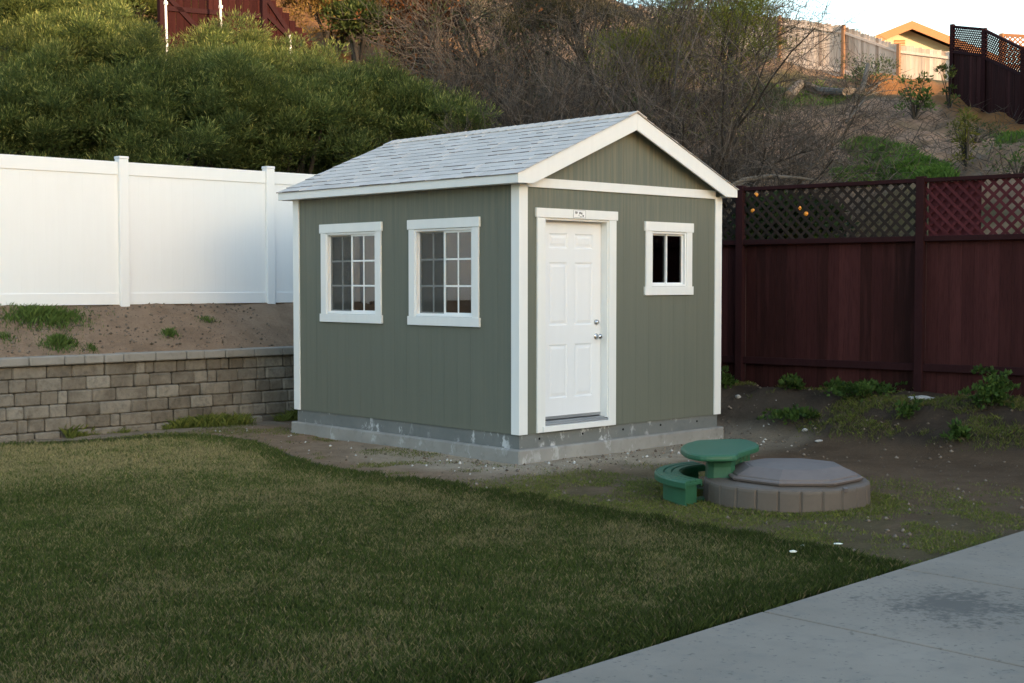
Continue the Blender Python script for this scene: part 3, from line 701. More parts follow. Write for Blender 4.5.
# ---- door
def door():
    x0, x1, z0, z1 = DOOR; rec = .085
    root = empty('door'); root.parent = shed
    for a, b in ((x0-.108, x0+.003), (x1-.003, x1+.105)):
        m = MB(); m.box((a, -.022, .282), (b, -.001, 2.398)); m.build('door_casing', M['trim'], root, bevel=.003)
    m = MB(); m.box((x0-.125, -.028, 2.40), (x1+.122, -.001, 2.492)); hd = m.build('door_header', M['trim'], root, bevel=.003)
    m = MB(); m.box((x0+.001, -.006, .37), (x0+.018, .10, 2.396)); m.box((x1-.018, -.006, .37), (x1-.001, .10, 2.396)); m.box((x0+.018, -.006, 2.380), (x1-.018, .10, 2.3985))
    m.build('door_jamb', M['trim'], root, bevel=.002)
    # leaf with raised panels: outer slab, recessed moulding and raised field modelled as steps
    a0, a1, b0, b1 = x0+.020, x1-.020, .392, 2.376
    panels = []
    for u0, u1 in ((.135, .40), (.505, .77)):
        for v0, v1 in ((2.255, 2.105), (1.965, 1.33), (1.14, .60)):
            panels.append((a0+u0, a0+u1, v1, v0))
    xs = sorted({a0, a1}|{p for q in panels for p in q[:2]}); zs = sorted({b0, b1}|{p for q in panels for p in q[2:]})
    m = MB(); Y = rec; V = []
    def quad(p, q, r_, s_): m.add([p, q, r_, s_], [(0, 1, 2, 3)])
    for i in range(len(xs)-1):
        for j in range(len(zs)-1):
            c = ((xs[i]+xs[i+1])/2, (zs[j]+zs[j+1])/2)
            if not any(q[0] < c[0] < q[1] and q[2] < c[1] < q[3] for q in panels):
                quad((xs[i], Y, zs[j]), (xs[i+1], Y, zs[j]), (xs[i+1], Y, zs[j+1]), (xs[i], Y, zs[j+1]))
    for p0, p1, q0, q1 in panels:
        rings = [(0, 0), (.012, .006), (.026, .006), (.05, .001)]
        R = [[(p0+i, Y+d, q0+i), (p1-i, Y+d, q0+i), (p1-i, Y+d, q1-i), (p0+i, Y+d, q1-i)] for i, d in rings]
        for a, b in zip(R[:-1], R[1:]):
            for k in range(4): quad(a[k], a[(k+1) % 4], b[(k+1) % 4], b[k])
        quad(*R[-1])
    m.box((a0, Y+.012, b0), (a1, Y+.045, b1)); 
    for e0, e1 in (((a0, b0), (a1, b0)), ((a1, b0), (a1, b1)), ((a1, b1), (a0, b1)), ((a0, b1), (a0, b0))):
        quad((e0[0], Y+.012, e0[1]), (e1[0], Y+.012, e1[1]), (e1[0], Y, e1[1]), (e0[0], Y, e0[1]))
    leaf_ = m.build('door_leaf', M['door'], root)
    m = MB(); m.box((x0+.0185, rec+.010, b0), (a0-.0005, rec+.04, b1)); m.box((a1+.0005, rec+.010, b0), (x1-.0185, rec+.04, b1)); m.box((a0, rec+.01, b1+.0005), (a1, rec+.04, 2.3795))
    m.build('weatherstrip', M['rubber'], root)
    m = MB(); m.box((x0+.001, -.012, .345), (x1-.001, .13, .362)); m.box((x0+.001, .028, .362), (x1-.001, .13, .380)); m.build('threshold', M['alum'], root, bevel=.003)
    m = MB(); m.box((x0-.04, -.040, .285), (x1+.02, -.0225, .342)); m.box((x0+.005, -.0225, .302), (x1-.005, .10, .342)); m.build('door_sill_board', M['trim'], root, bevel=.003)
    m = MB(); m.box((a0, rec-.004, b0-.0), (a1, rec-.0005, b0+.03)); m.build('door_sweep', M['alum'], leaf_)
    kx = a1-.07
    m = MB(); m.lathe([(.032, .0), (.032, .006), (.026, .010), (.012, .013), (.011, .035), (.022, .042), (.028, .055), (.026, .068), (.012, .076)], (kx, rec, 1.205), 20, 'y'); m.build('door_knob', M['chrome'], leaf_, smooth=True)
    m = MB(); m.lathe([(.030, .0), (.030, .010), (.024, .020), (.018, .024), (.017, .030)], (kx, rec, 1.352), 20, 'y'); m.build('deadbolt', M['chrome'], leaf_, smooth=True)
    NX = .165
    # maker's plate on the header: the photograph shows only grey smudges of print
    m = MB(); m.box((.555+NX, -.031, 2.410), (.735+NX, -.0285, 2.487)); pl = m.build('name_plate', M['vinyl'], hd)
    m = MB(); y = -.0335
    for xx, z, w, h in ((.578, 2.461, .036, .011), (.586, 2.447, .014, .011), (.606, 2.451, .006, .01), (.640, 2.447, .012, .022), (.656, 2.452, .01, .016), (.670, 2.444, .014, .020), (.688, 2.424, .018, .016), (.648, 2.420, .028, .005), (.625, 2.434, .02, .004)):
        m.box((xx+NX, y, z), (xx+NX+w, -.0315, z+h))
    for a in ((.555, 2.410, .735, 2.4125), (.555, 2.4845, .735, 2.487), (.555, 2.4125, .5575, 2.4845), (.7325, 2.4125, .735, 2.4845)): m.box((a[0]+NX, -.0322, a[1]), (a[2]+NX, -.0312, a[3]))
    m.build('lettering', M['ink'], pl)
door()

# ------------------------------------------------------------------ white vinyl fence
def vinyl_fence():
    Y = 6.42; root = empty('vinyl_fence', (0, Y, 1.45), 0, 'tall plain white vinyl privacy fence above the block wall', 'fence'); root.location = (0, 0, 0)
    def topz(x): return 3.279
    d = ray(122, 200); x1 = (CAM+d*(Y-CAM[1])/d[1])[0]; d = ray(268.5, 200); x2 = (CAM+d*(Y-CAM[1])/d[1])[0]; step = x2-x1
    xs = [x1+step*k for k in range(-3, 4)]
    for x in xs:
        m = MB(); t = topz(x)+.0; z0 = 1.36
        m.box((x-.0635, Y-.0635, z0), (x+.0635, Y+.0635, t+.034), bev=.006)
        c = t+.035; e = .0675; m.box((x-e, Y-e, c), (x+e, Y+e, c+.034), bev=.004)
        pass
        m.build('post', M['vinyl'], root)
    for xa, xb in zip(xs[:-1], xs[1:]):
        a, b = xa+.064, xb-.064; tp = root
        for nm, zoff, hh in (('top_rail', 0.0, .165), ('bottom_rail', -1.675, .145)):
            m = MB(); za, zb = topz(a)+zoff, topz(b)+zoff; y0, y1 = Y-.025, Y+.025
            if nm == 'bottom_rail': za = zb = 1.625-(0 if True else 0)
            m.add([(a,y0,za-hh),(b,y0,zb-hh),(b,y1,zb-hh),(a,y1,za-hh),(a,y0,za),(b,y0,zb),(b,y1,zb),(a,y1,za)],
                  [(0,3,2,1),(4,5,6,7),(0,1,5,4),(1,2,6,5),(2,3,7,6),(3,0,4,7)]); m.build(nm, M['vinyl'], root, bevel=.004)
        m = MB(); n = 13; w = (b-a)/n
        for i in range(n):
            u0, u1 = a+i*w+.0002, a+(i+1)*w-.0002; m.box((u0, Y-.012, 1.60), (u1, Y+.012, topz(u0)-.14), bev=.0005)
        m.box((a, Y-.0115, 1.60), (b, Y+.0115, topz(a)-.14)); m.build('board_panel', M['vinyl'], root)
vinyl_fence()

# ------------------------------------------------------------------ block retaining wall
def block_wall():
    root = empty('retaining_wall', (0, 0, 0), 0, 'low weathered grey brown block retaining wall with pale capstones left of the shed', 'wall'); rr = random.Random(21)
    m = MB(); ch = .150; z = -.075; k = 0
    while z < .83-.01:
        x = -9-rr.random()*.3; y = 5.19+k*.014
        while x < 5.2:
            w = rr.choice((.12, .2, .2, .3, .3, .40)); j = rr.uniform(-.010, .010); g = .0025
            t = min(1, max(0, rr.gauss(.5, .3)))
            m.box((x+g, y+j, z+g*.5+.001), (x+w-g, 5.34+.0, z+ch-g*.5), tint=t, bev=rr.uniform(.012, .020)); x += w
        z += ch; k += 1
    # lower tops: every face gets its stone tint
    o = m.build('wall_blocks', M['block'], root)
    m = MB(); x = -9; 
    while x < 5.2:
        w = rr.choice((.24, .30, .36, .42)); m.box((x+.003, 5.195+rr.uniform(-.005, .005), .826), (x+w-.003, 5.45, .926+rr.uniform(-.004, .004)), tint=rr.random(), bev=.012); x += w
    m.build('capstones', M['cap'], root)
block_wall()

# ------------------------------------------------------------------ dark fence with lattice
def lattice(m, P, Q, z0a, z1a, z0b, z1b, pitch=.134, sw=.034, th=.007, off=0.0, both=True):
    """crossed diagonal strips in the vertical plane through P..Q, clipped to the frame"""
    P = Vector((*P, 0)); Q = Vector((*Q, 0)); D = (Q-P); Ln = D.length; D.normalize(); N = Vector((-D.y, D.x, 0))
    for sgn, o in ((1, off+th/2), (-1, off-th/2)):
        if not both and sgn < 0: continue
        hgt = max(z1a-z0a, z1b-z0b); c = -hgt
        s = -hgt-pitch
        while s < Ln+hgt:
            # line u = s + t, z = z0 + t (sgn) ; half width sw/2 measured along u as sw*.707
            hw = sw*.7071
            poly = [(s-hw, 0), (s+hw, 0), (s+hw+hgt, hgt), (s-hw+hgt, hgt)] if sgn > 0 else [(s-hw+hgt, 0), (s+hw+hgt, 0), (s+hw, hgt), (s-hw, hgt)]
            # clip to 0..Ln
            def clip(poly, keep, cross):
                out = []
                for i in range(len(poly)):
                    a, b = poly[i], poly[(i+1) % len(poly)]
                    if keep(a): out.append(a)
                    if keep(a) != keep(b): out.append(cross(a, b))
                return out
            for lim, k in ((0.0, lambda p: p[0] >= 0), (Ln, lambda p: p[0] <= Ln)):
                poly = clip(poly, k, lambda a, b: (lim, a[1]+(b[1]-a[1])*(lim-a[0])/(b[0]-a[0]))) if poly else poly
            if len(poly) >= 3:
                def W3(p, d):
                    f = p[0]/Ln; za = z0a+(z0b-z0a)*f; zb = z1a+(z1b-z1a)*f; q = P+D*p[0]+N*(o+d); return (q.x, q.y, za+(zb-za)*p[1]/hgt)
                n = len(poly); vs = [W3(p, -th/2+.0004) for p in poly]+[W3(p, th/2-.0004) for p in poly]
                m.add(vs, [tuple(range(n)), tuple(range(n, 2*n))[::-1]]+[(i, n+i, n+(i+1) % n, (i+1) % n) for i in range(n)], random.random())
            s += pitch
def dark_fence():
    root = empty('lattice_fence', (0, 0, 0), 0, 'dark red board fence with lattice top standing on the dirt bank right of the shed', 'fence'); rr = random.Random(4)
    p742 = at(742, 243, 17)[:2]; p922 = at(922, 236, 15.5)[:2]; dv = p922-p742; step = np.linalg.norm(dv); dv = dv/step
    nrm = np.array([-dv[1], dv[0]]);  nrm = nrm if nrm@(CAM[:2]-p742) > 0 else -nrm     # towards the camera
    posts = [p742+dv*step*k for k in range(-3, 5)]
    zt = lambda P: 2.925; zr = 2.255; zr2 = .80
    for i, P in enumerate(posts):
        m = MB(); c = P+nrm*.03
        q = [c+dv*.048*a+nrm*.048*b for a, b in ((-1,-1),(1,-1),(1,1),(-1,1))]
        m.add([(*p, .2) for p in q]+[(*p, 2.955) for p in q], [(0,1,2,3)[::-1],(4,5,6,7),(0,1,5,4),(1,2,6,5),(2,3,7,6),(3,0,4,7)], .6)
        m.build('post', M['darkrail'] if i != 4 else M['darkrail'], root, bevel=.004)
    for k, (A, B) in enumerate(zip(posts[:-1], posts[1:])):
        a = A+dv*.048; b = B-dv*.048; ln = np.linalg.norm(b-a)
        red = k >= 4
        m = MB(); u = 0; bt = .5
        while u < ln:
            w = min(rr.choice((.135, .14, .14)), ln-u); P0 = a+dv*(u+.001); P1 = a+dv*(u+w-.001); bt = min(1, max(0, bt+rr.gauss(0, .2) if rr.random() < .7 else rr.random())); t = min(1, max(0, bt+(.15 if red else -.05))); o = rr.uniform(0, .006)-.02
            q = [P0+nrm*o, P1+nrm*o, P1+nrm*(o-.018), P0+nrm*(o-.018)]
            z0 = .32; m.add([(*p, z0) for p in q]+[(*p, 2.245) for p in q], [(0,1,2,3)[::-1],(4,5,6,7),(0,1,5,4),(1,2,6,5),(2,3,7,6),(3,0,4,7)], t); u += w
        m.build('board_panel', M['darkwood'], root)
        for nm, z, h, wd in (('middle_rail', zr, .06, .075), ('bottom_rail', zr2, .085, .04), ('top_rail', 2.91, .045, .08)):
            m = MB(); m.beam((*(a+nrm*.022), z), (*(b+nrm*.022), z), wd, h, tint=.5); m.build(nm, M['darkrail'], root, bevel=.004)
        m = MB(); off = nrm*.02; lattice(m, a+off, b+off, 2.285, 2.888, 2.285, 2.888); m.build('lattice_panel', M['lattice_red'] if red else M['lattice_dark'], root)
        if red and k == 4:
            m = MB(); e = a+dv*.02; f = a+dv*.62; off = -nrm*.02
            m.beam((*(e+off), 2.585), (*(f+off), 2.585), .012, .60, tint=.9); m.build('backing_board', M['lattice_red'], root)
dark_fence()

# ------------------------------------------------------------------ sandbox and toddler table
def blob_poly(n, f):
    return [f(2*math.pi*i/n) for i in range(n)]
def sandbox():
    cx, cy = SB; root = empty('sandbox', (cx, cy, 0), YAW*0, 'round taupe plastic sandbox with a domed lid in front of the shed', 'sandbox')
    R = .662; n = 288; m = MB(); hgt = .185
    def ring(r, z, groove=0):
        out = []
        for i in range(n):
            t = 2*math.pi*i/n; q = (i % 12 == 0); rr_ = r-(groove if q else 0); out.append((rr_*math.cos(t), rr_*math.sin(t), z))
        return out
    rings = [ring(R-.005, -.02, .012), ring(R, .02, .012), ring(R-.004, hgt-.03, .012), ring(R-.008, hgt-.012, .006), ring(R-.025, hgt), ring(R-.10, hgt+.012), ring(.3, hgt+.012)]
    vs = [p for r in rings for p in r]; fs = []
    for i in range(len(rings)-1):
        for k in range(n): k2 = (k+1) % n; fs.append((i*n+k, i*n+k2, (i+1)*n+k2, (i+1)*n+k))
    m.add(vs, fs, .5); m.build('sandbox_base', M['sandbase'], root)
    # lid: octagon, two-stepped rim, faceted shallow dome
    m = MB(); fwd = FW[:2]/np.linalg.norm(FW[:2]); rt = RT[:2]; off = rt*.045-fwd*.02
    def oct_(sx, sy, z):
        out = []
        for i in range(32):
            t = 2*math.pi*(i)/32; k = math.pi/4
            rad = 1/math.cos(((t+k/2) % k)-k/2)*.95; rad = .85*rad+.15*.99
            u, v = math.cos(t)*rad*sx, math.sin(t)*rad*sy; p = rt*u+fwd*v+off; out.append((p[0], p[1], z))
        return out
    R2 = [(.515, .535, .19), (.515, .535, .204), (.54, .56, .206), (.548, .568, .222), (.538, .558, .232), (.512, .532, .234), (.508, .528, .228), (.50, .52, .246), (.49, .51, .250), (.385, .385, .302), (.37, .37, .298), (.355, .355, .304), (.08, .08, .322)]
    vs = [p for a in R2 for p in oct_(*a)]; fs = []; n = 32
    for i in range(len(R2)-1):
        for k in range(n): k2 = (k+1) % n; fs.append((i*n+k, i*n+k2, (i+1)*n+k2, (i+1)*n+k))
    fs.append(tuple((len(R2)-1)*n+k for k in range(n)))
    m.add(vs, fs, .5)
    lid = m.build('lid', M['sandlid'], root, smooth=False)
    for u in (-.22, .30):
        m = MB(); p = rt*u-fwd*.555+off; m.beam((p[0], p[1], .172), (p[0]+fwd[0]*.05, p[1]+fwd[1]*.05, .18), .03, .028); m.build('lid_latch', M['sandlid'], root)
sandbox()
def toddler_table():
    c = at(719, 447, 11.35)[:2]; fwd = FW[:2]/np.linalg.norm(FW[:2]); rt = RT[:2]
    root = empty('toddler_table', (c[0], c[1], 0), 0, 'green plastic toddler table with a curved bench beside the sandbox lid', 'picnic table')
    def W2(u, v): p = rt*u+fwd*v; return (p[0], p[1])
    out = []
    for px, py in ((679.5,447),(684,443),(698,439.5),(720,438.6),(746,438.6),(759,443),(759.5,445.8),(748,449.5),(740,452),(737,455),(702,455.5),(686,452.5)):
        p = atz(px, py, .40)[:2]-c; out.append((p@rt, p@fwd))
    out = out[::-1]
    # round the outline
    def rounded(P, it=2):
        for _ in range(it):
            Q = []
            for i in range(len(P)):
                a, b = P[i], P[(i+1) % len(P)]; Q += [(a[0]*.82+b[0]*.18, a[1]*.82+b[1]*.18), (a[0]*.18+b[0]*.82, a[1]*.18+b[1]*.82)]
            P = Q
        return P
    def slab(m, P, zs):   # zs: list of (inset factor, z)
        n = len(P); gx = sum(p[0] for p in P)/n; gy = sum(p[1] for p in P)/n; vs = []; fs = []
        for k, z in zs:
            for p in P:
                vx, vy = p[0]-gx, p[1]-gy; l = math.hypot(vx, vy); q = W2(gx+vx*(1-k/l), gy+vy*(1-k/l)); vs.append((q[0], q[1], z))
        for i in range(len(zs)-1):
            for k in range(n): k2 = (k+1) % n; fs.append((i*n+k, i*n+k2, (i+1)*n+k2, (i+1)*n+k))
        fs.append(tuple(range(n))[::-1]); fs.append(tuple((len(zs)-1)*n+k for k in range(n))); m.add(vs, fs, .6)
    m = MB(); slab(m, rounded(out), [(.03, .345), (.004, .352), (0, .366), (.004, .388), (.02, .398), (.05, .40)]); m.build('tabletop', M['greenplastic'], root, smooth=False)
    m = MB()
    slab(m, rounded([(-.13,-.34),(.08,-.36),(.10,-.05),(-.12,-.05)], 1), [(-.035, -.02), (-.02, .05), (0, .28), (-.01, .34)]); m.build('pedestal', M['greenplastic'], root)
    m = MB()
    for v0 in (-.03, .12, .27): slab(m, rounded([(.10+v0*.4,v0),(.20+v0*.4,v0),(.20+v0*.4,v0+.11),(.10+v0*.4,v0+.11)], 1), [(-.02, -.02), (0, .28), (0, .34)])
    slab(m, [(-.1, -.04), (.12, -.04), (.2, .36), (-.05, .36)], [(0, -.02), (0, .30)])
    m.build('fluted_support', M['greenplastic'], root)
    # curved bench round the left side
    m = MB(); R0, R1 = .0, .0; cen = (.10, -.10)
    def arc(r, a): return (cen[0]+r*math.cos(a), cen[1]+r*math.sin(a)*1.22)
    ro, ri = .625, .43; A0, A1 = math.radians(112), math.radians(224); n = 22
    P = [arc(ro, A0+(A1-A0)*i/n) for i in range(n+1)]+[arc(ri, A1-(A1-A0)*i/n) for i in range(n+1)]
    def ringslab(m, inset, z0, z1):
        pass
    def strip(m, r0, r1, z0, z1, a0=A0, a1=A1, t=.5, top_in=.006):
        N = 24; vs = []
        for i in range(N+1):
            a = a0+(a1-a0)*i/N
            for r, z in ((r0, z0), (r1, z0), (r1, z1-.008), (r1+top_in if r1 < r0 else r1-top_in, z1), (r0-top_in if r1 < r0 else r0+top_in, z1), (r0, z1-.008)):
                q = W2(*arc(r, a)); vs.append((q[0], q[1], z))
        fs = []
        for i in range(N):
            for k in range(6): k2 = (k+1) % 6; fs.append((i*6+k, i*6+k2, (i+1)*6+k2, (i+1)*6+k))
        fs.append(tuple(range(6))[::-1]); fs.append(tuple(N*6+k for k in range(6))); m.add(vs, fs, t)
    strip(m, ri-.005, ro+.005, .165, .185)
    for r in range(3):
        a = ri+(ro-ri)*r/3; strip(m, a+.003, a+(ro-ri)/3-.003, .184, .205, A0+.01, A1-.01)
    strip(m, ri-.012, ri+.004, .15, .2); strip(m, ro-.004, ro+.014, .15, .2)
    bench = m.build('bench', M['greenplastic'], root)
    for a0, a1 in ((A1-.60, A1-.05), (A0+.1, A0+.5)):
        m = MB(); strip(m, ri+.03, ro-.03, -.02, .166, a0, a1); m.build('leg', M['greenplastic'], bench)
    m = MB(); strip(m, .05, ri+.05, -.01, .03, A1-.36, A1-.12); strip(m, .05, ri+.05, -.01, .03, A0+.15, A0+.4); m.build('floor_brace', M['greenplastic'], root)
toddler_table()

# ------------------------------------------------------------------ foliage generators
def leaves(centers, dirs, ln, wd, col, bend=.15):
    """one 4-corner leaf per row"""
    n = len(centers); d = dirs/np.linalg.norm(dirs, axis=1)[:, None]; rnd = RNG.normal(size=(n, 3)); s = np.cross(d, rnd); s /= np.linalg.norm(s, axis=1)[:, None]+1e-9
    ln = ln[:, None]; wd = wd[:, None]; nrm = np.cross(d, s)
    v0 = centers; v1 = centers+d*ln*.45+s*wd/2+nrm*ln*bend*.3; v2 = centers+d*ln+nrm*ln*bend*-.4; v3 = centers+d*ln*.45-s*wd/2+nrm*ln*bend*.3
    return np.stack([v0, v1, v2, v3], 1).reshape(-1, 3), np.arange(4*n).reshape(n, 4), col
def clump_cloud(C, r, per, ln, wd, c0, c1, up=.5, out=1.0, clump_var=.7, tip=None, core=None):
    """C clump centres (n,3), r radii (n,), sprigs of narrow leaves pointing outward and up"""
    n = len(C); per = int(per); idx = np.repeat(np.arange(n), per); N = n*per
    u = RNG.normal(size=(N, 3)); u /= np.linalg.norm(u, axis=1)[:, None]; u[:, 2] = np.where(RNG.random(N) < .7, np.abs(u[:, 2]), u[:, 2])
    rad = RNG.random(N)**.45; P = C[idx]+u*(rad*r[idx])[:, None]*np.array([1, 1, .8])
    d = u*out+RNG.normal(size=(N, 3))*.45; d[:, 2] += up
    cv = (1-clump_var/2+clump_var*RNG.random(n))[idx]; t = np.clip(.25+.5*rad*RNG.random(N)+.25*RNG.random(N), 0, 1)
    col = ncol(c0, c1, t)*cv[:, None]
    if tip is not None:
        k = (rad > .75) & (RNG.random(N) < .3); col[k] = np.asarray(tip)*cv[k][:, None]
    return leaves(P, d, ln*(.6+.8*RNG.random(N)), wd*(.7+.6*RNG.random(N)), col)
def mound(c, rad, n, rr=(.22, .4), seed=0, low=-.35):
    """clump centres spread over (and just inside) an uneven ellipsoid"""
    u = RNG.normal(size=(n, 3)); u /= np.linalg.norm(u, axis=1)[:, None]; u[:, 2] = np.where(u[:, 2] < low, -u[:, 2], u[:, 2])
    k = .84+.95*(fbm(u[:, 0]*2.6+seed, u[:, 1]*2.6+u[:, 2]*2.4+seed, 3)-.5)+RNG.uniform(-.14, .08, n)
    P = np.asarray(c)+u*np.asarray(rad)*k[:, None]; return P, RNG.uniform(rr[0], rr[1], n)
def mesh_join(parts):
    V = []; Fs = []; Cs = []; b = 0
    for v, f, c in parts: V.append(v); Fs.append(f+b); Cs.append(c); b += len(v)
    return np.concatenate(V), np.concatenate(Fs), np.concatenate(Cs)
def stems(root, base, c, rad, n, r0, name='stems', mat=None, lift=.6):
    m = MB(); rr = random.Random(int(abs(base[0]*100)))
    for i in range(n):
        t = rr.random()*6.28; e = (c[0]+math.cos(t)*rad[0]*.6*rr.random(), c[1]+math.sin(t)*rad[1]*.6*rr.random(), c[2]+rad[2]*lift*rr.random())
        b = (base[0]+rr.uniform(-.15, .15), base[1]+rr.uniform(-.15, .15), base[2]-.1); mid = [(b[k]+e[k])/2+rr.uniform(-.1, .1) for k in range(3)]
        m.tube([b, mid, e], [r0, r0*.7, r0*.3], 6, rr.random())
    return m.build(name, mat or M['bark'], root)

# ---- evergreen shrubs behind the white fence
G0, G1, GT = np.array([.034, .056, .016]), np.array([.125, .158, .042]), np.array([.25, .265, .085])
def evergreen(px, py, D, rad, n, label, c0=G0, c1=G1, tip=GT, per=320, ln=.078, wd=.0115, name='evergreen_shrub', group='evergreen shrubs behind the white fence', cat='shrub'):
    c = at(px, py, D); g = hz(c[0], c[1]); root = empty(name, (c[0], c[1], g), 0, label, cat, group); q = c-np.array([c[0], c[1], g])
    kc = .85+.4*vnoise(np.array(px*.31), np.array(2.5)); c0 = np.array(c0)*kc; c1 = np.array(c1)*kc*np.array([1+.25*(kc-1), 1, 1])
    parts = []
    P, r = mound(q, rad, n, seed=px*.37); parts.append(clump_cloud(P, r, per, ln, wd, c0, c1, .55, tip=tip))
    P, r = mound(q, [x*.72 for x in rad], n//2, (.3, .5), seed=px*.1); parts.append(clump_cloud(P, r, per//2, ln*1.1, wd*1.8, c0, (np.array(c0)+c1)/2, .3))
    if q[2]-rad[2] > .2:
        P, r = mound(q-np.array([0, 0, rad[2]*.8]), [rad[0]*.8, rad[1]*.8, rad[2]*.8], n//3, (.25, .4), seed=2, low=-.9); parts.append(clump_cloud(P, r, per//2, ln, wd*1.4, c0, c1, .3))
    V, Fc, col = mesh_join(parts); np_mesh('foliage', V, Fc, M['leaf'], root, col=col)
    stems(root, (0, 0, 0), q, rad, 7, .05)
    return root
for a in [
    (28, 165, 21.0, (1.5, 1.6, 1.5), 190, 'dark green shrub behind the white fence at the photo\'s left edge'),
    (100, 120, 22.5, (2.0, 1.8, 1.75), 250, 'large rounded green shrub rising over the leftmost fence post'),
    (185, 150, 21.5, (1.7, 1.6, 1.45), 210, 'dense green shrub behind the middle of the long fence panel'),
    (245, 108, 23.5, (1.9, 1.7, 1.25), 220, 'green shrub standing just under the thin white poles'),
    (286, 148, 22.0, (1.5, 1.5, 1.25), 190, 'green shrub right behind the fence post nearest the shed'),
    (352, 130, 23.5, (1.6, 1.6, .95), 200, 'green shrub behind the far eave corner of the shed roof'),
    (408, 136, 23.0, (1.1, 1.3, .65), 130, 'last green shrub of the row, behind the far end of the roof ridge'),
]: evergreen(*a)
evergreen(60, 48, 25.5, (1.9, 1.6, .95), 170, 'green shrub on the slope above the leftmost shrub of the row', group='shrubs higher on the slope')
LIT0, LIT1 = np.array([.055, .075, .016]), np.array([.15, .17, .040])
evergreen(120, 6, 28, (1.9, 1.5, 1.0), 200, 'sunlit yellow green shrub at the top left beside a thin white pole', LIT0, LIT1, np.array([.22, .22, .06]), group='shrubs higher on the slope')
evergreen(10, 12, 31, (2.0, 1.5, 1.6), 150, 'dark leafy shrub in the very top left corner', G0*.9, G1*.9, G1, group='shrubs higher on the slope')

# ---- bare trees and thickets
def bare_tree(px, py, D, hgt, spread, label, seed, lean=(0, 0), name='bare_tree', group='bare trees behind the shed', nst=5, thick=.085, foliage=None, up=.5, cat='tree', kids0=(5, 5, 4, 3)):
    """stands where the ray through pixel (px, py) is at that depth, its foot dropped on the slope"""
    c = at(px, py, D); g = hz(c[0], c[1]); root = empty(name, (c[0], c[1], g), 0, label, cat, group); rr = random.Random(seed)
    mt, mw = MB(), MB(); tips = []; rmin = .0035 if D < 30 else .0055
    def grow(p, d, r, ln, lev):
        n = (5, 4, 4, 3, 2)[lev]; pts = [p]; rad = [r]; q = p.copy(); dd = d.copy(); wob = (.13, .17, .2, .22, .25)[lev]
        for i in range(n):
            dd = (dd+Vector((rr.gauss(0, wob), rr.gauss(0, wob), rr.gauss(0, wob)+.02))).normalized(); q = q+dd*ln/n; pts.append(q.copy()); rad.append(max(r*(1-.62*(i+1)/n), rmin*.7))
        (mt if lev < 2 else mw).tube(pts, rad, 6 if lev < 2 else 3, rr.random(), caps=lev < 2)
        if lev >= 4: tips.append(q.copy()); return
        for k in range(kids0[lev]+rr.randint(-1, 1)):
            f = rr.uniform(.22, 1.0); i = min(int(f*n), n-1); b = pts[i].lerp(pts[i+1], f*n-i)
            ax = Vector((rr.gauss(0, 1), rr.gauss(0, 1), rr.gauss(0, .7)+up*.5)).normalized()
            grow(b, (dd*.8+ax*.8).normalized(), max(r*(1-.55*f)*rr.uniform(.4, .62), rmin), ln*rr.uniform(.5, .8), lev+1)
    for i in range(nst):
        a = i*6.28/nst+rr.uniform(-.5, .5); sp = rr.uniform(.3, 1)*spread/hgt*1.6
        d = Vector((math.cos(a)*sp+lean[0], math.sin(a)*sp+lean[1], 1)).normalized()
        grow(Vector((rr.uniform(-.2, .2), rr.uniform(-.2, .2), -.2)), d, thick*rr.uniform(.6, 1.1), hgt*rr.uniform(.36, .46), 0)
    mt.build('trunk', M['bark'], root); mw.build('crown', M['twig'], root)
    if foliage and tips:
        c0, c1, frac, ln, wd, per, cr = foliage; T = np.array([t for t in tips if rr.random() < frac])
        if len(T):
            V, Fc, col = clump_cloud(T, np.full(len(T), cr), per, ln, wd, np.array(c0), np.array(c1), .6); np_mesh('foliage', V, Fc, M['leaf'], root, col=col)
    return root
YG = ((.07, .085, .012), (.20, .215, .03)); OL = ((.035, .042, .02), (.075, .085, .04)); RU = ((.12, .045, .018), (.26, .11, .04))
for a in [
    (452, 150, 22.5, 4.0, 2.0, 'bare grey brown thicket beside the last green shrub', 3, (.05, -.1)),
    (500, 150, 24.5, 6.0, 2.6, 'bare twiggy tree behind the left half of the shed ridge', 4, (-.1, .1)),
    (560, 150, 23, 6.0, 2.8, 'bare dark tree behind the middle of the shed ridge', 5, (0, 0)),
    (622, 150, 24.5, 6.4, 2.8, 'bare tree rising straight behind the gable peak', 6, (.05, 0)),
    (695, 168, 22, 6.2, 2.8, 'bare tree with dark spreading limbs just right of the gable peak', 7, (.05, -.05)),
    (765, 170, 21.5, 4.8, 3.0, 'bare tree behind the lattice next to the rake tip', 8, (.05, -.05)),
]: bare_tree(*a[:7], lean=a[7], nst=6)
bare_tree(828, 178, 20.5, 2.5, 3.0, 'low sprawling bare thicket above the dark lattice', 11, nst=7, thick=.05, name='bare_thicket', group='bare trees behind the shed')
bare_tree(520, 100, 31, 7.0, 3.2, 'bare tree with a few rusty leaves in the second row, upper middle', 13, foliage=(*RU, .10, .10, .05, 6, .2), group='bare trees higher on the slope')
bare_tree(600, 100, 32, 7.2, 3.4, 'bare brown tree in the second row above the middle of the ridge', 14, foliage=(*OL, .08, .08, .03, 6, .2), group='bare trees higher on the slope')
bare_tree(488, 90, 29, 5.6, 2.0, 'bare tree with olive leaves at the top edge, left of middle', 15, foliage=(*OL, .22, .09, .035, 8, .22), group='bare trees higher on the slope')
bare_tree(722, 95, 36, 6.4, 2.8, 'bare tree whose twigs reach above the left end of the tan fence', 16, foliage=(*OL, .12, .08, .03, 6, .2), group='bare trees higher on the slope')
bare_tree(668, 110, 27, 6.4, 3.0, 'bare grey tree standing between the two yellow green shrubs', 18, group='bare trees higher on the slope')
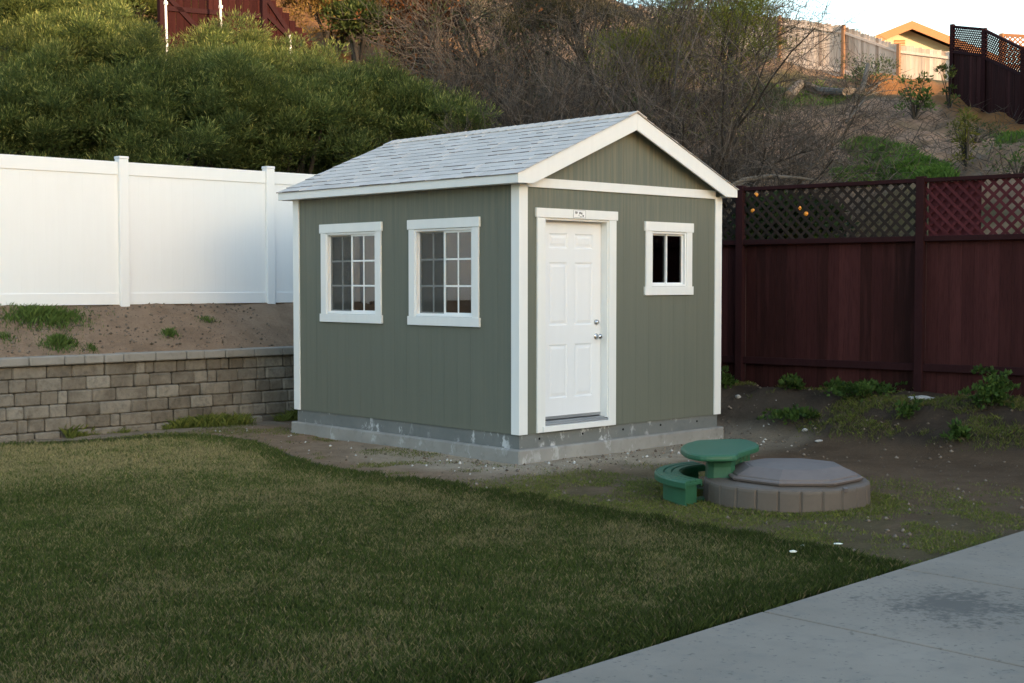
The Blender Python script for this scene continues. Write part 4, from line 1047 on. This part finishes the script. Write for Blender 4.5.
bare_tree(785, 145, 27, 2.4, 2.6, 'bare grey scrub in front of the green patch below the tan fence', 19, nst=6, thick=.05, name='bare_scrub', group='bare trees higher on the slope', cat='shrub')
# ---- yellow-green broom-like shrubs showing through the twigs
evergreen(640, 72, 26.5, (1.2, 1.0, .9), 80, 'yellow green shrub showing through the twigs behind the gable peak', *map(np.array, YG), np.array([.2, .2, .04]), per=110, name='broom_shrub', group='yellow green shrubs among the bare trees')
evergreen(718, 45, 27, (1.45, 1.1, 1.45), 120, 'tall yellow green shrub showing through the twigs right of the gable peak', *map(np.array, YG), np.array([.2, .2, .04]), per=110, name='broom_shrub', group='yellow green shrubs among the bare trees')
evergreen(748, 112, 30, (1.2, 1.0, .6), 50, 'dull olive shrub at the foot of the bare tree near the tan fence', *map(np.array, OL), np.array([.09, .1, .05]), per=100, name='olive_shrub', group='olive shrubs among the bare trees')
evergreen(575, 32, 29, (2.2, 1.3, 1.0), 90, 'olive brown shrub at the top edge above the middle of the ridge', np.array([.045, .04, .02]), np.array([.10, .085, .035]), np.array([.16, .11, .04]), per=90, name='olive_shrub', group='olive shrubs among the bare trees')
# ---- orange-lit shrub and rusty bush at the top left
evergreen(332, 3, 32.5, (1.9, 1.0, .62), 120, 'golden tan twiggy shrub at the top edge above the rusty slope', np.array([.10, .06, .02]), np.array([.34, .21, .06]), np.array([.5, .33, .12]), per=120, ln=.11, wd=.018, name='twiggy_shrub', group=None)
evergreen(356, 22, 32, (.62, .5, .26), 30, 'small green leafy bush hanging at the lower edge of the orange shrub', np.array([.03, .05, .015]), np.array([.09, .12, .035]), np.array([.15, .17, .05]), per=90, ln=.12, wd=.04, name='leafy_bush', group=None)
evergreen(424, 26, 33, (1.3, 1.0, .7), 70, 'dark bush with rust red leaves left of the bare trees', np.array([.03, .022, .012]), np.array([.11, .045, .02]), np.array([.24, .09, .03]), per=90, ln=.12, wd=.04, name='rusty_bush', group=None)

# ---- citrus tree behind the lattice
def citrus():
    c = at(785, 226, 18.9); g = hz(c[0], c[1]); root = empty('citrus_tree', (c[0], c[1], g), 0, 'small dark leafed citrus tree with oranges seen through the lattice', 'tree'); q = c-np.array([c[0], c[1], g])
    P, r = mound(q, (.75, .75, .38), 50, (.12, .2)); P2, r2 = mound(q-np.array([0, 0, .3]), (.7, .7, .3), 26, (.15, .2))
    V, Fc, col = mesh_join([clump_cloud(P, r, 90, .09, .045, np.array([.012, .026, .010]), np.array([.04, .06, .016]), .1), clump_cloud(P2, r2, 80, .09, .045, np.array([.012, .022, .008]), np.array([.08, .11, .02]), .1)])
    np_mesh('crown', V, Fc, M['leaf'], root, col=col); stems(root, (0, 0, 0), q, (.9, .9, .6), 6, .03, 'trunk')
    for px, py in ((756, 195), (753, 211), (799, 208), (806, 214)):
        d = at(px, py, 18.15)-np.array([c[0], c[1], g]); m = MB(); R = .032
        m.lathe([(R*math.sin(t), -R*math.cos(t)) for t in np.linspace(.15, 3.0, 8)], d, 12, tint=.5); m.build('orange', M['orange'], root, smooth=True)
citrus()

# ------------------------------------------------------------------ structures on the hill
def board_run(m, A, B, za0, za1, zb0, zb1, w, th, nrm, rr, mean=.55, jag=.0, off=0.0):
    A = np.asarray(A[:2], float); B = np.asarray(B[:2], float); ln = np.linalg.norm(B-A); d = (B-A)/ln; u = 0
    while u < ln-.01:
        ww = min(w*rr.uniform(.92, 1.05), ln-u); f0, f1 = u/ln, (u+ww)/ln; P0 = A+d*(u+.004); P1 = A+d*(u+ww-.004); o = off+rr.uniform(-.006, .006); j = rr.uniform(-jag, jag)
        q = [P0+nrm*(o+th), P1+nrm*(o+th), P1+nrm*o, P0+nrm*o]; fm = (f0+f1)/2; lo = za0+(zb0-za0)*fm; hi = za1+(zb1-za1)*fm+j
        m.add([(*p, lo) for p in q]+[(*p, hi) for p in q], [(0,1,2,3)[::-1],(4,5,6,7),(0,1,5,4),(1,2,6,5),(2,3,7,6),(3,0,4,7)], min(1, max(0, rr.gauss(mean, .25)))); u += ww
def post(root, p, z0, z1, mat, w=.055, name='post'):
    m = MB(); m.box((p[0]-w, p[1]-w, z0), (p[0]+w, p[1]+w, z1), tint=.5, bev=.006); m.build(name, mat, root)
def tan_fence():
    root = empty('wood_fence', (0, 0, 0), 0, 'weathered tan wooden fence along the top of the slope', 'fence'); rr = random.Random(6)
    K = [(640, 6, 50, 60), (700, 10, 58, 57), (779, 17, 65, 54), (843, 26, 72, 52), (898, 45, 95, 50), (953, 52, 101, 49)]
    T = [(at(x, t, D), at(x, b, D)) for x, t, b, D in K]
    for (t0, b0), (t1, b1) in zip(T[:-1], T[1:]):
        d = (b1-b0)[:2]; d /= np.linalg.norm(d); n = np.array([-d[1], d[0]]); n = n if n@(CAM[:2]-b0[:2]) > 0 else -n
        m = MB(); board_run(m, b0, b1, b0[2]-.25, t0[2]-.02, b1[2]-.25, t1[2]-.02, .14, .018, n, rr, jag=.025); m.build('board_panel', M['tanwood'], root)
        m = MB(); o = n*.045
        for f, h in ((.86, .09), (.03, .14)):
            za = b0[2]+(t0[2]-b0[2])*f; zb = b1[2]+(t1[2]-b1[2])*f; m.beam((*(b0[:2]+o), za), (*(b1[:2]+o), zb), .04, h, tint=.9)
        m.build('rail', M['tanwood'], root)
    for (t, b) in T: post(root, b[:2]+(CAM[:2]-b[:2])/np.linalg.norm(CAM[:2]-b[:2])*.09, b[2]-.4, t[2]+.02, M['tanpost'], .06)
tan_fence()
def far_dark_fence():
    root = empty('lattice_fence', (0, 0, 0), 0, 'far dark red fence with lattice stepping down the right edge of the hill', 'fence'); rr = random.Random(8)
    # (px, lattice top, board top, ground, depth)
    K = [(953, 27, 52, 106, 41), (985, 30, 56, 121, 39)]
    K2 = [(985, 31, 58, 121, 39), (1024, 50, 76, 140, 36.5), (1064, 70, 96, 160, 34)]
    for run in (K, K2):
        for (xa, la, ba, ga, Da), (xb, lb, bb, gb, Db) in zip(run[:-1], run[1:]):
            A = [at(xa, q, Da) for q in (la, ba, ga)]; B = [at(xb, q, Db) for q in (lb, bb, gb)]; d = (B[2]-A[2])[:2]; d /= np.linalg.norm(d); n = np.array([-d[1], d[0]]); n = n if n@(CAM[:2]-A[2][:2]) > 0 else -n
            m = MB(); board_run(m, A[2], B[2], A[2][2]-.4, A[1][2], B[2][2]-.4, B[1][2], .14, .018, n, rr, .3); m.build('board_panel', M['darkwood'], root)
            m = MB(); e = n*.03; lattice(m, A[2][:2]+e, B[2][:2]+e, A[1][2]+.03, A[0][2]-.03, B[1][2]+.03, B[0][2]-.03, pitch=.125, sw=.05); m.build('lattice_panel', M['darkrail'], root)
            m = MB(); m.beam((*(A[2][:2]+e), A[0][2]), (*(B[2][:2]+e), B[0][2]), .07, .06); m.beam((*(A[2][:2]+e), A[1][2]), (*(B[2][:2]+e), B[1][2]), .07, .08); m.build('rail', M['darkrail'], root)
            post(root, A[2][:2]+n*.05, A[2][2]-.4, A[0][2]+.06, M['darkrail'], .06)
far_dark_fence()
def red_lattice_behind():
    root = empty('lattice_screen', (0, 0, 0), 0, 'sunlit orange brown lattice screen behind the far dark fence at the right edge', 'fence'); rr = random.Random(9)
    A = [at(1002, q, 45) for q in (35, 66)]; B = [at(1070, q, 44) for q in (38, 68)]
    m = MB(); lattice(m, A[1][:2], B[1][:2], A[1][2], A[0][2]-.05, B[1][2], B[0][2]-.05, pitch=.16, sw=.05); m.build('lattice_panel', M['orangetrim'], root)
    m = MB(); m.beam((*A[0][:2], A[0][2]), (*B[0][:2], B[0][2]), .08, .09); m.beam((*A[1][:2], A[1][2]), (*B[1][:2], B[1][2]), .08, .09); m.build('rail', M['orangetrim'], root)
    post(root, A[0][:2], hz(A[0][0], A[0][1])-.3, A[0][2]+.05, M['orangetrim'], .07); post(root, B[0][:2], hz(B[0][0], B[0][1])-.3, B[0][2]+.05, M['orangetrim'], .07)
    m = MB(); n = (CAM[:2]-A[1][:2]); n /= np.linalg.norm(n); board_run(m, A[1], B[1], hz(*A[1][:2])-.3, A[1][2], hz(*B[1][:2])-.3, B[1][2], .14, .02, n, rr); m.build('board_panel', M['tanwood'], root)
red_lattice_behind()
def upper_red_fence():
    root = empty('stepped_fence', (0, 0, 0), 0, 'dark red board fence stepping down the slope above the green shrubs', 'fence'); rr = random.Random(12)
    A = at(160, -8, 25.6); B = at(262, -4, 26.6); C_ = at(332, 60, 27.6)
    for P, Q, tp, tq in ((A, B, 8.6, 8.1), (B, C_, 8.1, 6.95)):
        d = (Q-P)[:2]; d /= np.linalg.norm(d); n = np.array([-d[1], d[0]]); n = n if n@(CAM[:2]-P[:2]) > 0 else -n
        m = MB(); board_run(m, P, Q, hz(*P[:2])-.4, P[2]+.12, hz(*Q[:2])-.4, Q[2]+.0, .15, .018, n, rr, .6, jag=.04); m.build('board_panel', M['oldred'], root)
        m = MB(); m.beam((*(P[:2]+n*.04), P[2]-.3), (*(Q[:2]+n*.04), Q[2]-.4), .04, .09); m.beam((*(P[:2]+n*.04), P[2]+.05), (*(P[:2]+(Q-P)[:2]*.5+n*.04), P[2]-.9), .04, .09); m.build('rail', M['darkrail'], root)
        post(root, P[:2]+n*.06, hz(*P[:2])-.4, P[2]+.15, M['darkrail'])
upper_red_fence()
for px, y0, y1, D, lb in ((165.5, -14, 34, 25.0, 'thin white pole beside the yellow green shrub, leftmost of the three poles'), (220.5, -10, 27, 25.5, 'thin white pole standing in front of the dark red stepped fence'), (290.5, 35, 60, 26.3, 'short white pole in front of the lower end of the stepped fence')):
    t, b = at(px, y0, D), at(px, y1, D); g = hz(t[0], t[1]); m = MB(); r = .022
    m.tube([(0, 0, -.2), (.02, 0, (t[2]-g)*.5), (.0, .02, t[2]-g)], [r, r, r], 10); m.box((-.03, -.03, t[2]-g-.34), (.03, .03, t[2]-g-.28), bev=.005)
    o = m.build('white_pole', M['pvc']); o.location = (t[0], t[1], g); props(o, lb, 'pole', 'white poles on the slope')
def hill_house():
    Pk = at(912, 22, 64); L_ = at(876, 36, 64); R_ = at(960, 47, 64); root = empty('hill_house', (0, 0, 0), 0, 'cream house gable with orange tan eaves behind the tan fence', 'house')
    d = (R_-L_)[:2]; d /= np.linalg.norm(d); n = np.array([-d[1], d[0]]); n = n if n@(CAM[:2]-Pk[:2]) > 0 else -n
    def P(u, v, z): q = Pk[:2]+d*u+n*v; return (q[0], q[1], z)
    zp = Pk[2]; sl = .40; half = 4.1; zg = hz(*Pk[:2])-1; m = MB()
    w = half-.55; lo = [P(-w, -.7, zg), P(w, -.7, zg), P(w, -.7, zp-.25-w*sl), P(0, -.7, zp-.25), P(-w, -.7, zp-.25-w*sl)]; hi = [(a[0]-n[0]*9, a[1]-n[1]*9, a[2]) for a in lo]
    m.add(lo+hi, [(0,1,2,3,4),(9,8,7,6,5)]+[(i, i+5, (i+1) % 5+5, (i+1) % 5) for i in range(5)]); m.build('wall', M['stucco'], root)
    m = MB(); mr = MB()
    for s in (-1, 1):
        a, b = P(0, .0, zp), P(s*half, 0, zp-half*sl); c, e = P(s*half, -10, zp-half*sl), P(0, -10, zp)
        for mm, up, dn in ((mr, .06, -.02),):
            vs = [(q[0], q[1], q[2]+up) for q in (a, b, c, e)]+[(q[0], q[1], q[2]+dn) for q in (a, b, c, e)]
            mm.add(vs, [(0,1,2,3),(7,6,5,4),(0,4,5,1),(1,5,6,2),(2,6,7,3),(3,7,4,0)])
        a2, b2 = P(0, .05, zp+.05), P(s*half, .05, zp+.05-half*sl); a3, b3 = P(0, .05, zp-.33), P(s*half, .05, zp-.33-half*sl)
        bk = lambda q: (q[0]-n[0]*.06, q[1]-n[1]*.06, q[2]); m.add([a2, b2, b3, a3, bk(a2), bk(b2), bk(b3), bk(a3)], [(0,1,2,3),(7,6,5,4),(0,4,5,1),(1,5,6,2),(2,6,7,3),(3,7,4,0)])
    r = mr.build('roof', M['rooftile'], root); m.build('rake_board', M['orangetrim'], root)
    m = MB(); 
    for k in range(7): z = zp-.75-k*.11; m.beam(P(-.62, -.67, z), P(-.12, -.67, z-.0), .04, .07, tint=.5)
    m.build('gable_vent', M['orangetrim'], root)
hill_house()

# ------------------------------------------------------------------ plants on the right-hand hill
def small_plant(px, base_y, D, hgt, wid, label, c0, c1, name='small_shrub', ln=.10, wd=.05, n=14, per=40, cat='shrub', stake=False):
    b, D_ = drop(px, base_y, D-8, D+12); root = empty(name, tuple(b), 0, label, cat); P = []; m = MB(); rr = random.Random(int(px))
    for i in range(n):
        t = rr.random()*6.28; r = wid*rr.random()**.5; z = hgt*rr.uniform(.08, 1); e = (math.cos(t)*r*(.4+.6*z/hgt), math.sin(t)*r, z); P.append(e); m.tube([(0, 0, -.08), (e[0]*.4, e[1]*.4, z*.5), e], [.022, .014, .005], 5, rr.random())
    m.build('stem', M['bark'], root); P = np.array(P)
    V, Fc, col = clump_cloud(P, np.full(len(P), wid*.42), per, ln, wd, np.array(c0), np.array(c1), .3); np_mesh('foliage', V, Fc, M['leaf'], root, col=col)
    return root
g1, g2 = (.035, .06, .014), (.10, .15, .035)
small_plant(915, 120, 38, 1.25, .48, 'leafy green sapling in front of the right bay of the tan fence', g1, (.13, .19, .05), 'sapling', .10, .05, 18, 36)
small_plant(949, 110, 40, 1.35, .30, 'narrow green shrub against the corner of the two far fences', g1, (.13, .15, .04), 'narrow_shrub', .10, .045, 12, 30)
small_plant(967, 172, 28, 1.05, .30, 'upright yellow green shrub on the bare slope above the red lattice', (.06, .07, .014), (.22, .20, .04), 'upright_shrub', .08, .03, 16, 36)
small_plant(870, 88, 46, .8, .9, 'low grey green bush under the post of the tan fence', (.03, .05, .02), (.08, .11, .05), 'low_bush', .10, .035, 16, 60)
small_plant(1018, 175, 28, .6, .5, 'green shrub on the slope at the right edge of the photo', g1, g2, 'edge_shrub', .09, .03, 10, 30)
small_plant(975, 145, 31, .35, .5, 'tiny grey weed bush beside the upright yellow green shrub', (.03, .045, .02), (.09, .10, .04), 'weed_bush', .08, .02, 12, 40)
def hill_grass():
    xs, ys = [], []
    for cx, cy, rx, ry, n in ((868, 150, 20, 8, 1500), (885, 159, 24, 8, 2000), (905, 167, 24, 7, 2000), (925, 175, 22, 6, 1500), (870, 179, 34, 5, 1700), (1012, 140, 12, 4, 250), (765, 100, 28, 10, 1800), (815, 98, 30, 8, 1400), (660, 120, 60, 25, 1800), (450, 122, 34, 8, 1500)):
        u, v = scatter_px(cx, cy, rx, ry, n//9)
        for a, b in zip(u, v):
            p, D = drop(a, b, 17, 60); k = 9
            xs += list(p[0]+RNG.normal(0, .09, k)); ys += list(p[1]+RNG.normal(0, .09, k))
    x = np.repeat(np.array(xs), 4); y = np.repeat(np.array(ys), 4); x = x+RNG.normal(0, .05, len(x)); y = y+RNG.normal(0, .05, len(y)); n = len(x)
    c = ncol([.045, .09, .015], [.11, .19, .035], RNG.random(n))*(.75+.5*fbm(x*1.5, y*1.5, 3))[:, None]
    V, Fc, col = blades(x, y, H(x, y), .07+.10*RNG.random(n), .014+.01*RNG.random(n), c, 1.1)
    props(np_mesh('hill_grass', V, Fc, M['grass'], col=col), 'patches of fresh green grass on the hillside', 'grass', kind='stuff')
hill_grass()
def dry_litter():
    """dry stalks and fallen twigs that cover the brushy part of the slope"""
    n = 9000; u = np.r_[RNG.uniform(420, 900, n//10-150), RNG.uniform(860, 1024, 150)]; v = np.r_[RNG.uniform(60, 186, n//10-150), RNG.uniform(105, 180, 150)]; xs, ys = [], []
    for a, b in zip(u, v):
        p, D = drop(a, b, 17, 55); xs += list(p[0]+RNG.normal(0, .25, 10)); ys += list(p[1]+RNG.normal(0, .25, 10))
    x, y = np.array(xs), np.array(ys); n = len(x); C0 = np.stack([x, y, H(x, y)], -1); d = RNG.normal(size=(n, 3)); d[:, 2] = np.abs(d[:, 2])*.5+.1
    c = ncol([.06, .045, .035], [.19, .15, .115], RNG.random(n))
    V, Fc, col = leaves(C0, d, .25+.5*RNG.random(n), .012+.01*RNG.random(n), c, .1)
    props(np_mesh('dry_brush', V, Fc, M['leaf'], col=col), 'grey brown dry brush covering the slope between the trees', 'brush', kind='stuff')
dry_litter()
def dead_logs():
    for k, (pts, r, lb) in enumerate((
        ([(788, 104, 39), (800, 95, 39), (822, 99, 38.5), (845, 104, 38), (862, 98, 38), (868, 92, 38)], .17, 'curved grey dead log lying below the tan fence'),
        ([(846, 132, 33), (858, 118, 34), (866, 104, 35), (880, 92, 36)], .035, 'slanting dead branch at the edge of the bare slope'))):
        P = [Vector((p[0], p[1], hz(p[0], p[1])+.22+r*.8*(i % 2)+(.5 if k == 0 and i == len(pts)-1 else 0))) for i, p in enumerate(drop(q[0], q[1], 20, 60)[0] for q in pts)]
        m = MB(); m.tube(P, [r*(1-.12*i) for i in range(len(P))], 8, .4); rr = random.Random(k)
        for i in range(14):
            a = P[rr.randrange(1, len(P))]; e = a+Vector((rr.gauss(0, .35), rr.gauss(0, .35), rr.uniform(.05, .3))); m.tube([a, a.lerp(e, .5)+Vector((0, 0, .05)), e], [.018, .012, .006], 4, rr.random())
        props(m.build('dead_log' if k == 0 else 'dead_branch', M['drybark']), lb, 'dead wood')
dead_logs()
# curved bare limb just over the rake tip
P = [drop(718, 196, 19, 24)[0]+np.array([0, 0, .3]), at(728, 189, 20), at(745, 180, 20.2), at(770, 176, 20.4), at(800, 178, 20.8), at(828, 182, 21)]
m = MB(); m.tube([tuple(p) for p in P], [.06, .055, .045, .035, .022, .01], 7, .6); props(m.build('arched_branch', M['drybark']), 'arched bare branch curving up behind the right tip of the shed roof', 'branch')

# ------------------------------------------------------------------ weeds and oddments near the yard
def tuft(px, py, z, rx, ry, n, hgt, label, name='grass_tuft', Dmin=9, group=None, c0=(.06, .10, .02), c1=(.13, .19, .05)):
    if z is None: p, _ = drop(px, py, Dmin, 24)
    else: p = atz(px, py, z)
    root = (p[0], p[1], hz(p[0], p[1])); x = RNG.normal(0, rx, n); y = RNG.normal(0, ry, n); k = 1-np.clip(np.hypot(x/rx, y/ry)/3, 0, .8)
    c = ncol(c0, c1, RNG.random(n)); V, Fc, col = blades(x, y, H(x+p[0], y+p[1])-root[2], hgt*(.4+.8*RNG.random(n))*k, .006+.005*RNG.random(n), c, 1.0)
    o = np_mesh(name, V, Fc, M['grass'], col=col); o.location = root; props(o, label, 'grass tuft', group)
tuft(44, 323, None, .30, .16, 1500, .16, 'wide grass tuft against the foot of the white fence', Dmin=14.5, group='grass tufts on the bank')
tuft(60, 350, None, .12, .08, 650, .12, 'bright grass tuft on the bank just above the capstones', Dmin=14.5, group='grass tufts on the bank')
tuft(92, 350, None, .05, .04, 140, .07, 'small grass tuft right of the bright one above the capstones', Dmin=14.5, group='grass tufts on the bank')
tuft(170, 337, None, .06, .05, 240, .11, 'lone grass tuft halfway up the bank near the middle fence post', Dmin=14.5, group='grass tufts on the bank')
tuft(208, 322, None, .08, .05, 160, .07, 'faint grass tuft close under the fence near the shed', Dmin=14.5, group='grass tufts on the bank')
tuft(6, 340, None, .10, .08, 160, .08, 'sparse grass tuft at the left edge of the bank', Dmin=14.5, group='grass tufts on the bank')
def leafy(px, py, D, n, rx, hgt, label, name='broadleaf_weed', group='broadleaf weeds at the dark fence'):
    p, _ = drop(px, py, D, 26); root = empty(name, tuple(p), 0, label, 'weed', group)
    P = np.stack([RNG.normal(0, rx, n), RNG.normal(0, rx*.6, n), np.abs(RNG.normal(0, hgt*.5, n))+.03], -1)
    V, Fc, col = clump_cloud(P, np.full(n, .05), 16, .055, .035, np.array([.03, .06, .014]), np.array([.075, .125, .028]), .5); np_mesh('foliage', V, Fc, M['leaf'], root, col=col)
    m = MB()
    for q in P[::3]: m.tube([(q[0]*.5, q[1]*.5, -.03), tuple(q)], [.004, .002], 4)
    m.build('stems', M['bark'], root)
leafy(990, 408, 12.5, 60, .13, .26, 'large leafy green weed at the fence foot by the right edge')
leafy(725, 388, 14, 20, .06, .14, 'small dark weed between the shed corner and the first fence post')
leafy(790, 391, 13, 26, .10, .10, 'low leafy weed under the middle of the dark fence bay')
leafy(818, 388, 13, 30, .09, .16, 'tallest weed of the row left of the pale flat stone')
leafy(862, 398, 13, 60, .26, .12, 'broad spread of weeds left of the pale flat stone')
leafy(800, 424, 12.5, 34, .22, .05, 'flat green weed on the bank face above the sandbox')
leafy(960, 440, 12, 14, .08, .10, 'small grassy weed low on the bank at the right')
leafy(908, 418, 12.5, 12, .05, .10, 'little weed just below the pale flat stone')
def rock(px, py, D, s, label, name='stone', mat='stone', group=None, z=None, seed=0):
    if z is None: p, _ = drop(px, py, D, 24)
    else: p = atz(px, py, z)
    bm = bmesh.new(); bmesh.ops.create_icosphere(bm, subdivisions=2, radius=1)
    for v in bm.verts:
        k = 1+.35*(mnoise.noise(v.co*1.3+Vector((seed, 0, 0)))); v.co = Vector((v.co.x*s[0]*k, v.co.y*s[1]*k, v.co.z*s[2]*k))
    me = bpy.data.meshes.new(name); bm.to_mesh(me); bm.free(); me.materials.append(M[mat]); o = bpy.data.objects.new(name, me); COL.objects.link(o)
    o.location = (p[0], p[1], p[2]+s[2]*.5); o.rotation_euler = (0, 0, seed); props(o, label, 'stone' if mat == 'stone' else 'litter', group)
rock(921, 401, 12.5, (.085, .15, .028), 'pale flat stone lying at the foot of the dark fence', seed=1)
rock(738, 401, 13, (.035, .035, .028), 'pale stone near the right corner of the shed', seed=2, group='stones on the dirt')
rock(805, 432, 12.5, (.03, .035, .022), 'pale stone on the bank above the right half of the sandbox', seed=3, group='stones on the dirt')
rock(819, 444, 12, (.022, .05, .014), 'thin pale stone at the foot of the bank above the sandbox', seed=4, group='stones on the dirt')
rock(793, 552, 8, (.014, .026, .008), 'larger scrap of white litter on the lawn right of centre', 'litter_scrap', 'paper', z=.045, seed=1.1, group='white litter on the lawn')
rock(803, 546, 8, (.008, .014, .006), 'smaller scrap of white litter just behind the larger one', 'litter_scrap', 'paper', z=.045, seed=.4, group='white litter on the lawn')
rock(838, 544, 8, (.016, .03, .005), 'flat pale scrap at the edge of the long grass', 'litter_scrap', 'paper', z=.045, seed=.9, group='white litter on the lawn')

# ------------------------------------------------------------------ light, sky, camera
SUN_EL = math.radians(7.0); SUN_AZ_VEC = np.array([-.17, -.9854])
w = bpy.data.worlds.new('World'); scene.world = w; w.use_nodes = True; nt = w.node_tree
bg = nt.nodes['Background']; sky = nt.nodes.new('ShaderNodeTexSky'); sky.sky_type = 'NISHITA'; sky.sun_disc = False
sky.sun_elevation = SUN_EL; az = math.atan2(SUN_AZ_VEC[0], SUN_AZ_VEC[1]); sky.sun_rotation = az
sky.air_density = 1.0; sky.dust_density = .95; sky.ozone_density = 1.1
nt.links.new(sky.outputs[0], bg.inputs[0]); bg.inputs[1].default_value = .15
sun = bpy.data.lights.new('sun', 'SUN'); sun.energy = 2.0; sun.angle = math.radians(.55); sun.color = (1.0, .68, .40)
so = bpy.data.objects.new('sun', sun); COL.objects.link(so)
sv = Vector((SUN_AZ_VEC[0]*math.cos(SUN_EL), SUN_AZ_VEC[1]*math.cos(SUN_EL), math.sin(SUN_EL))); so.rotation_euler = sv.to_track_quat('Z', 'Y').to_euler(); so.location = (0, -20, 30)
cam = bpy.data.cameras.new('camera'); co = bpy.data.objects.new('camera', cam); COL.objects.link(co); scene.camera = co
cam.sensor_width = 36; cam.lens = F_PX*36/1024; cam.clip_start = .05; cam.clip_end = 3000
co.location = CAM; co.rotation_euler = (math.pi/2-PITCH, 0, -YAW)
scene.view_settings.view_transform = 'Standard'; scene.view_settings.look = 'None'; scene.view_settings.gamma = 1; scene.view_settings.exposure = 2.3
scene.render.film_transparent = False
scene.cycles.max_bounces = 8; scene.cycles.transparent_max_bounces = 16
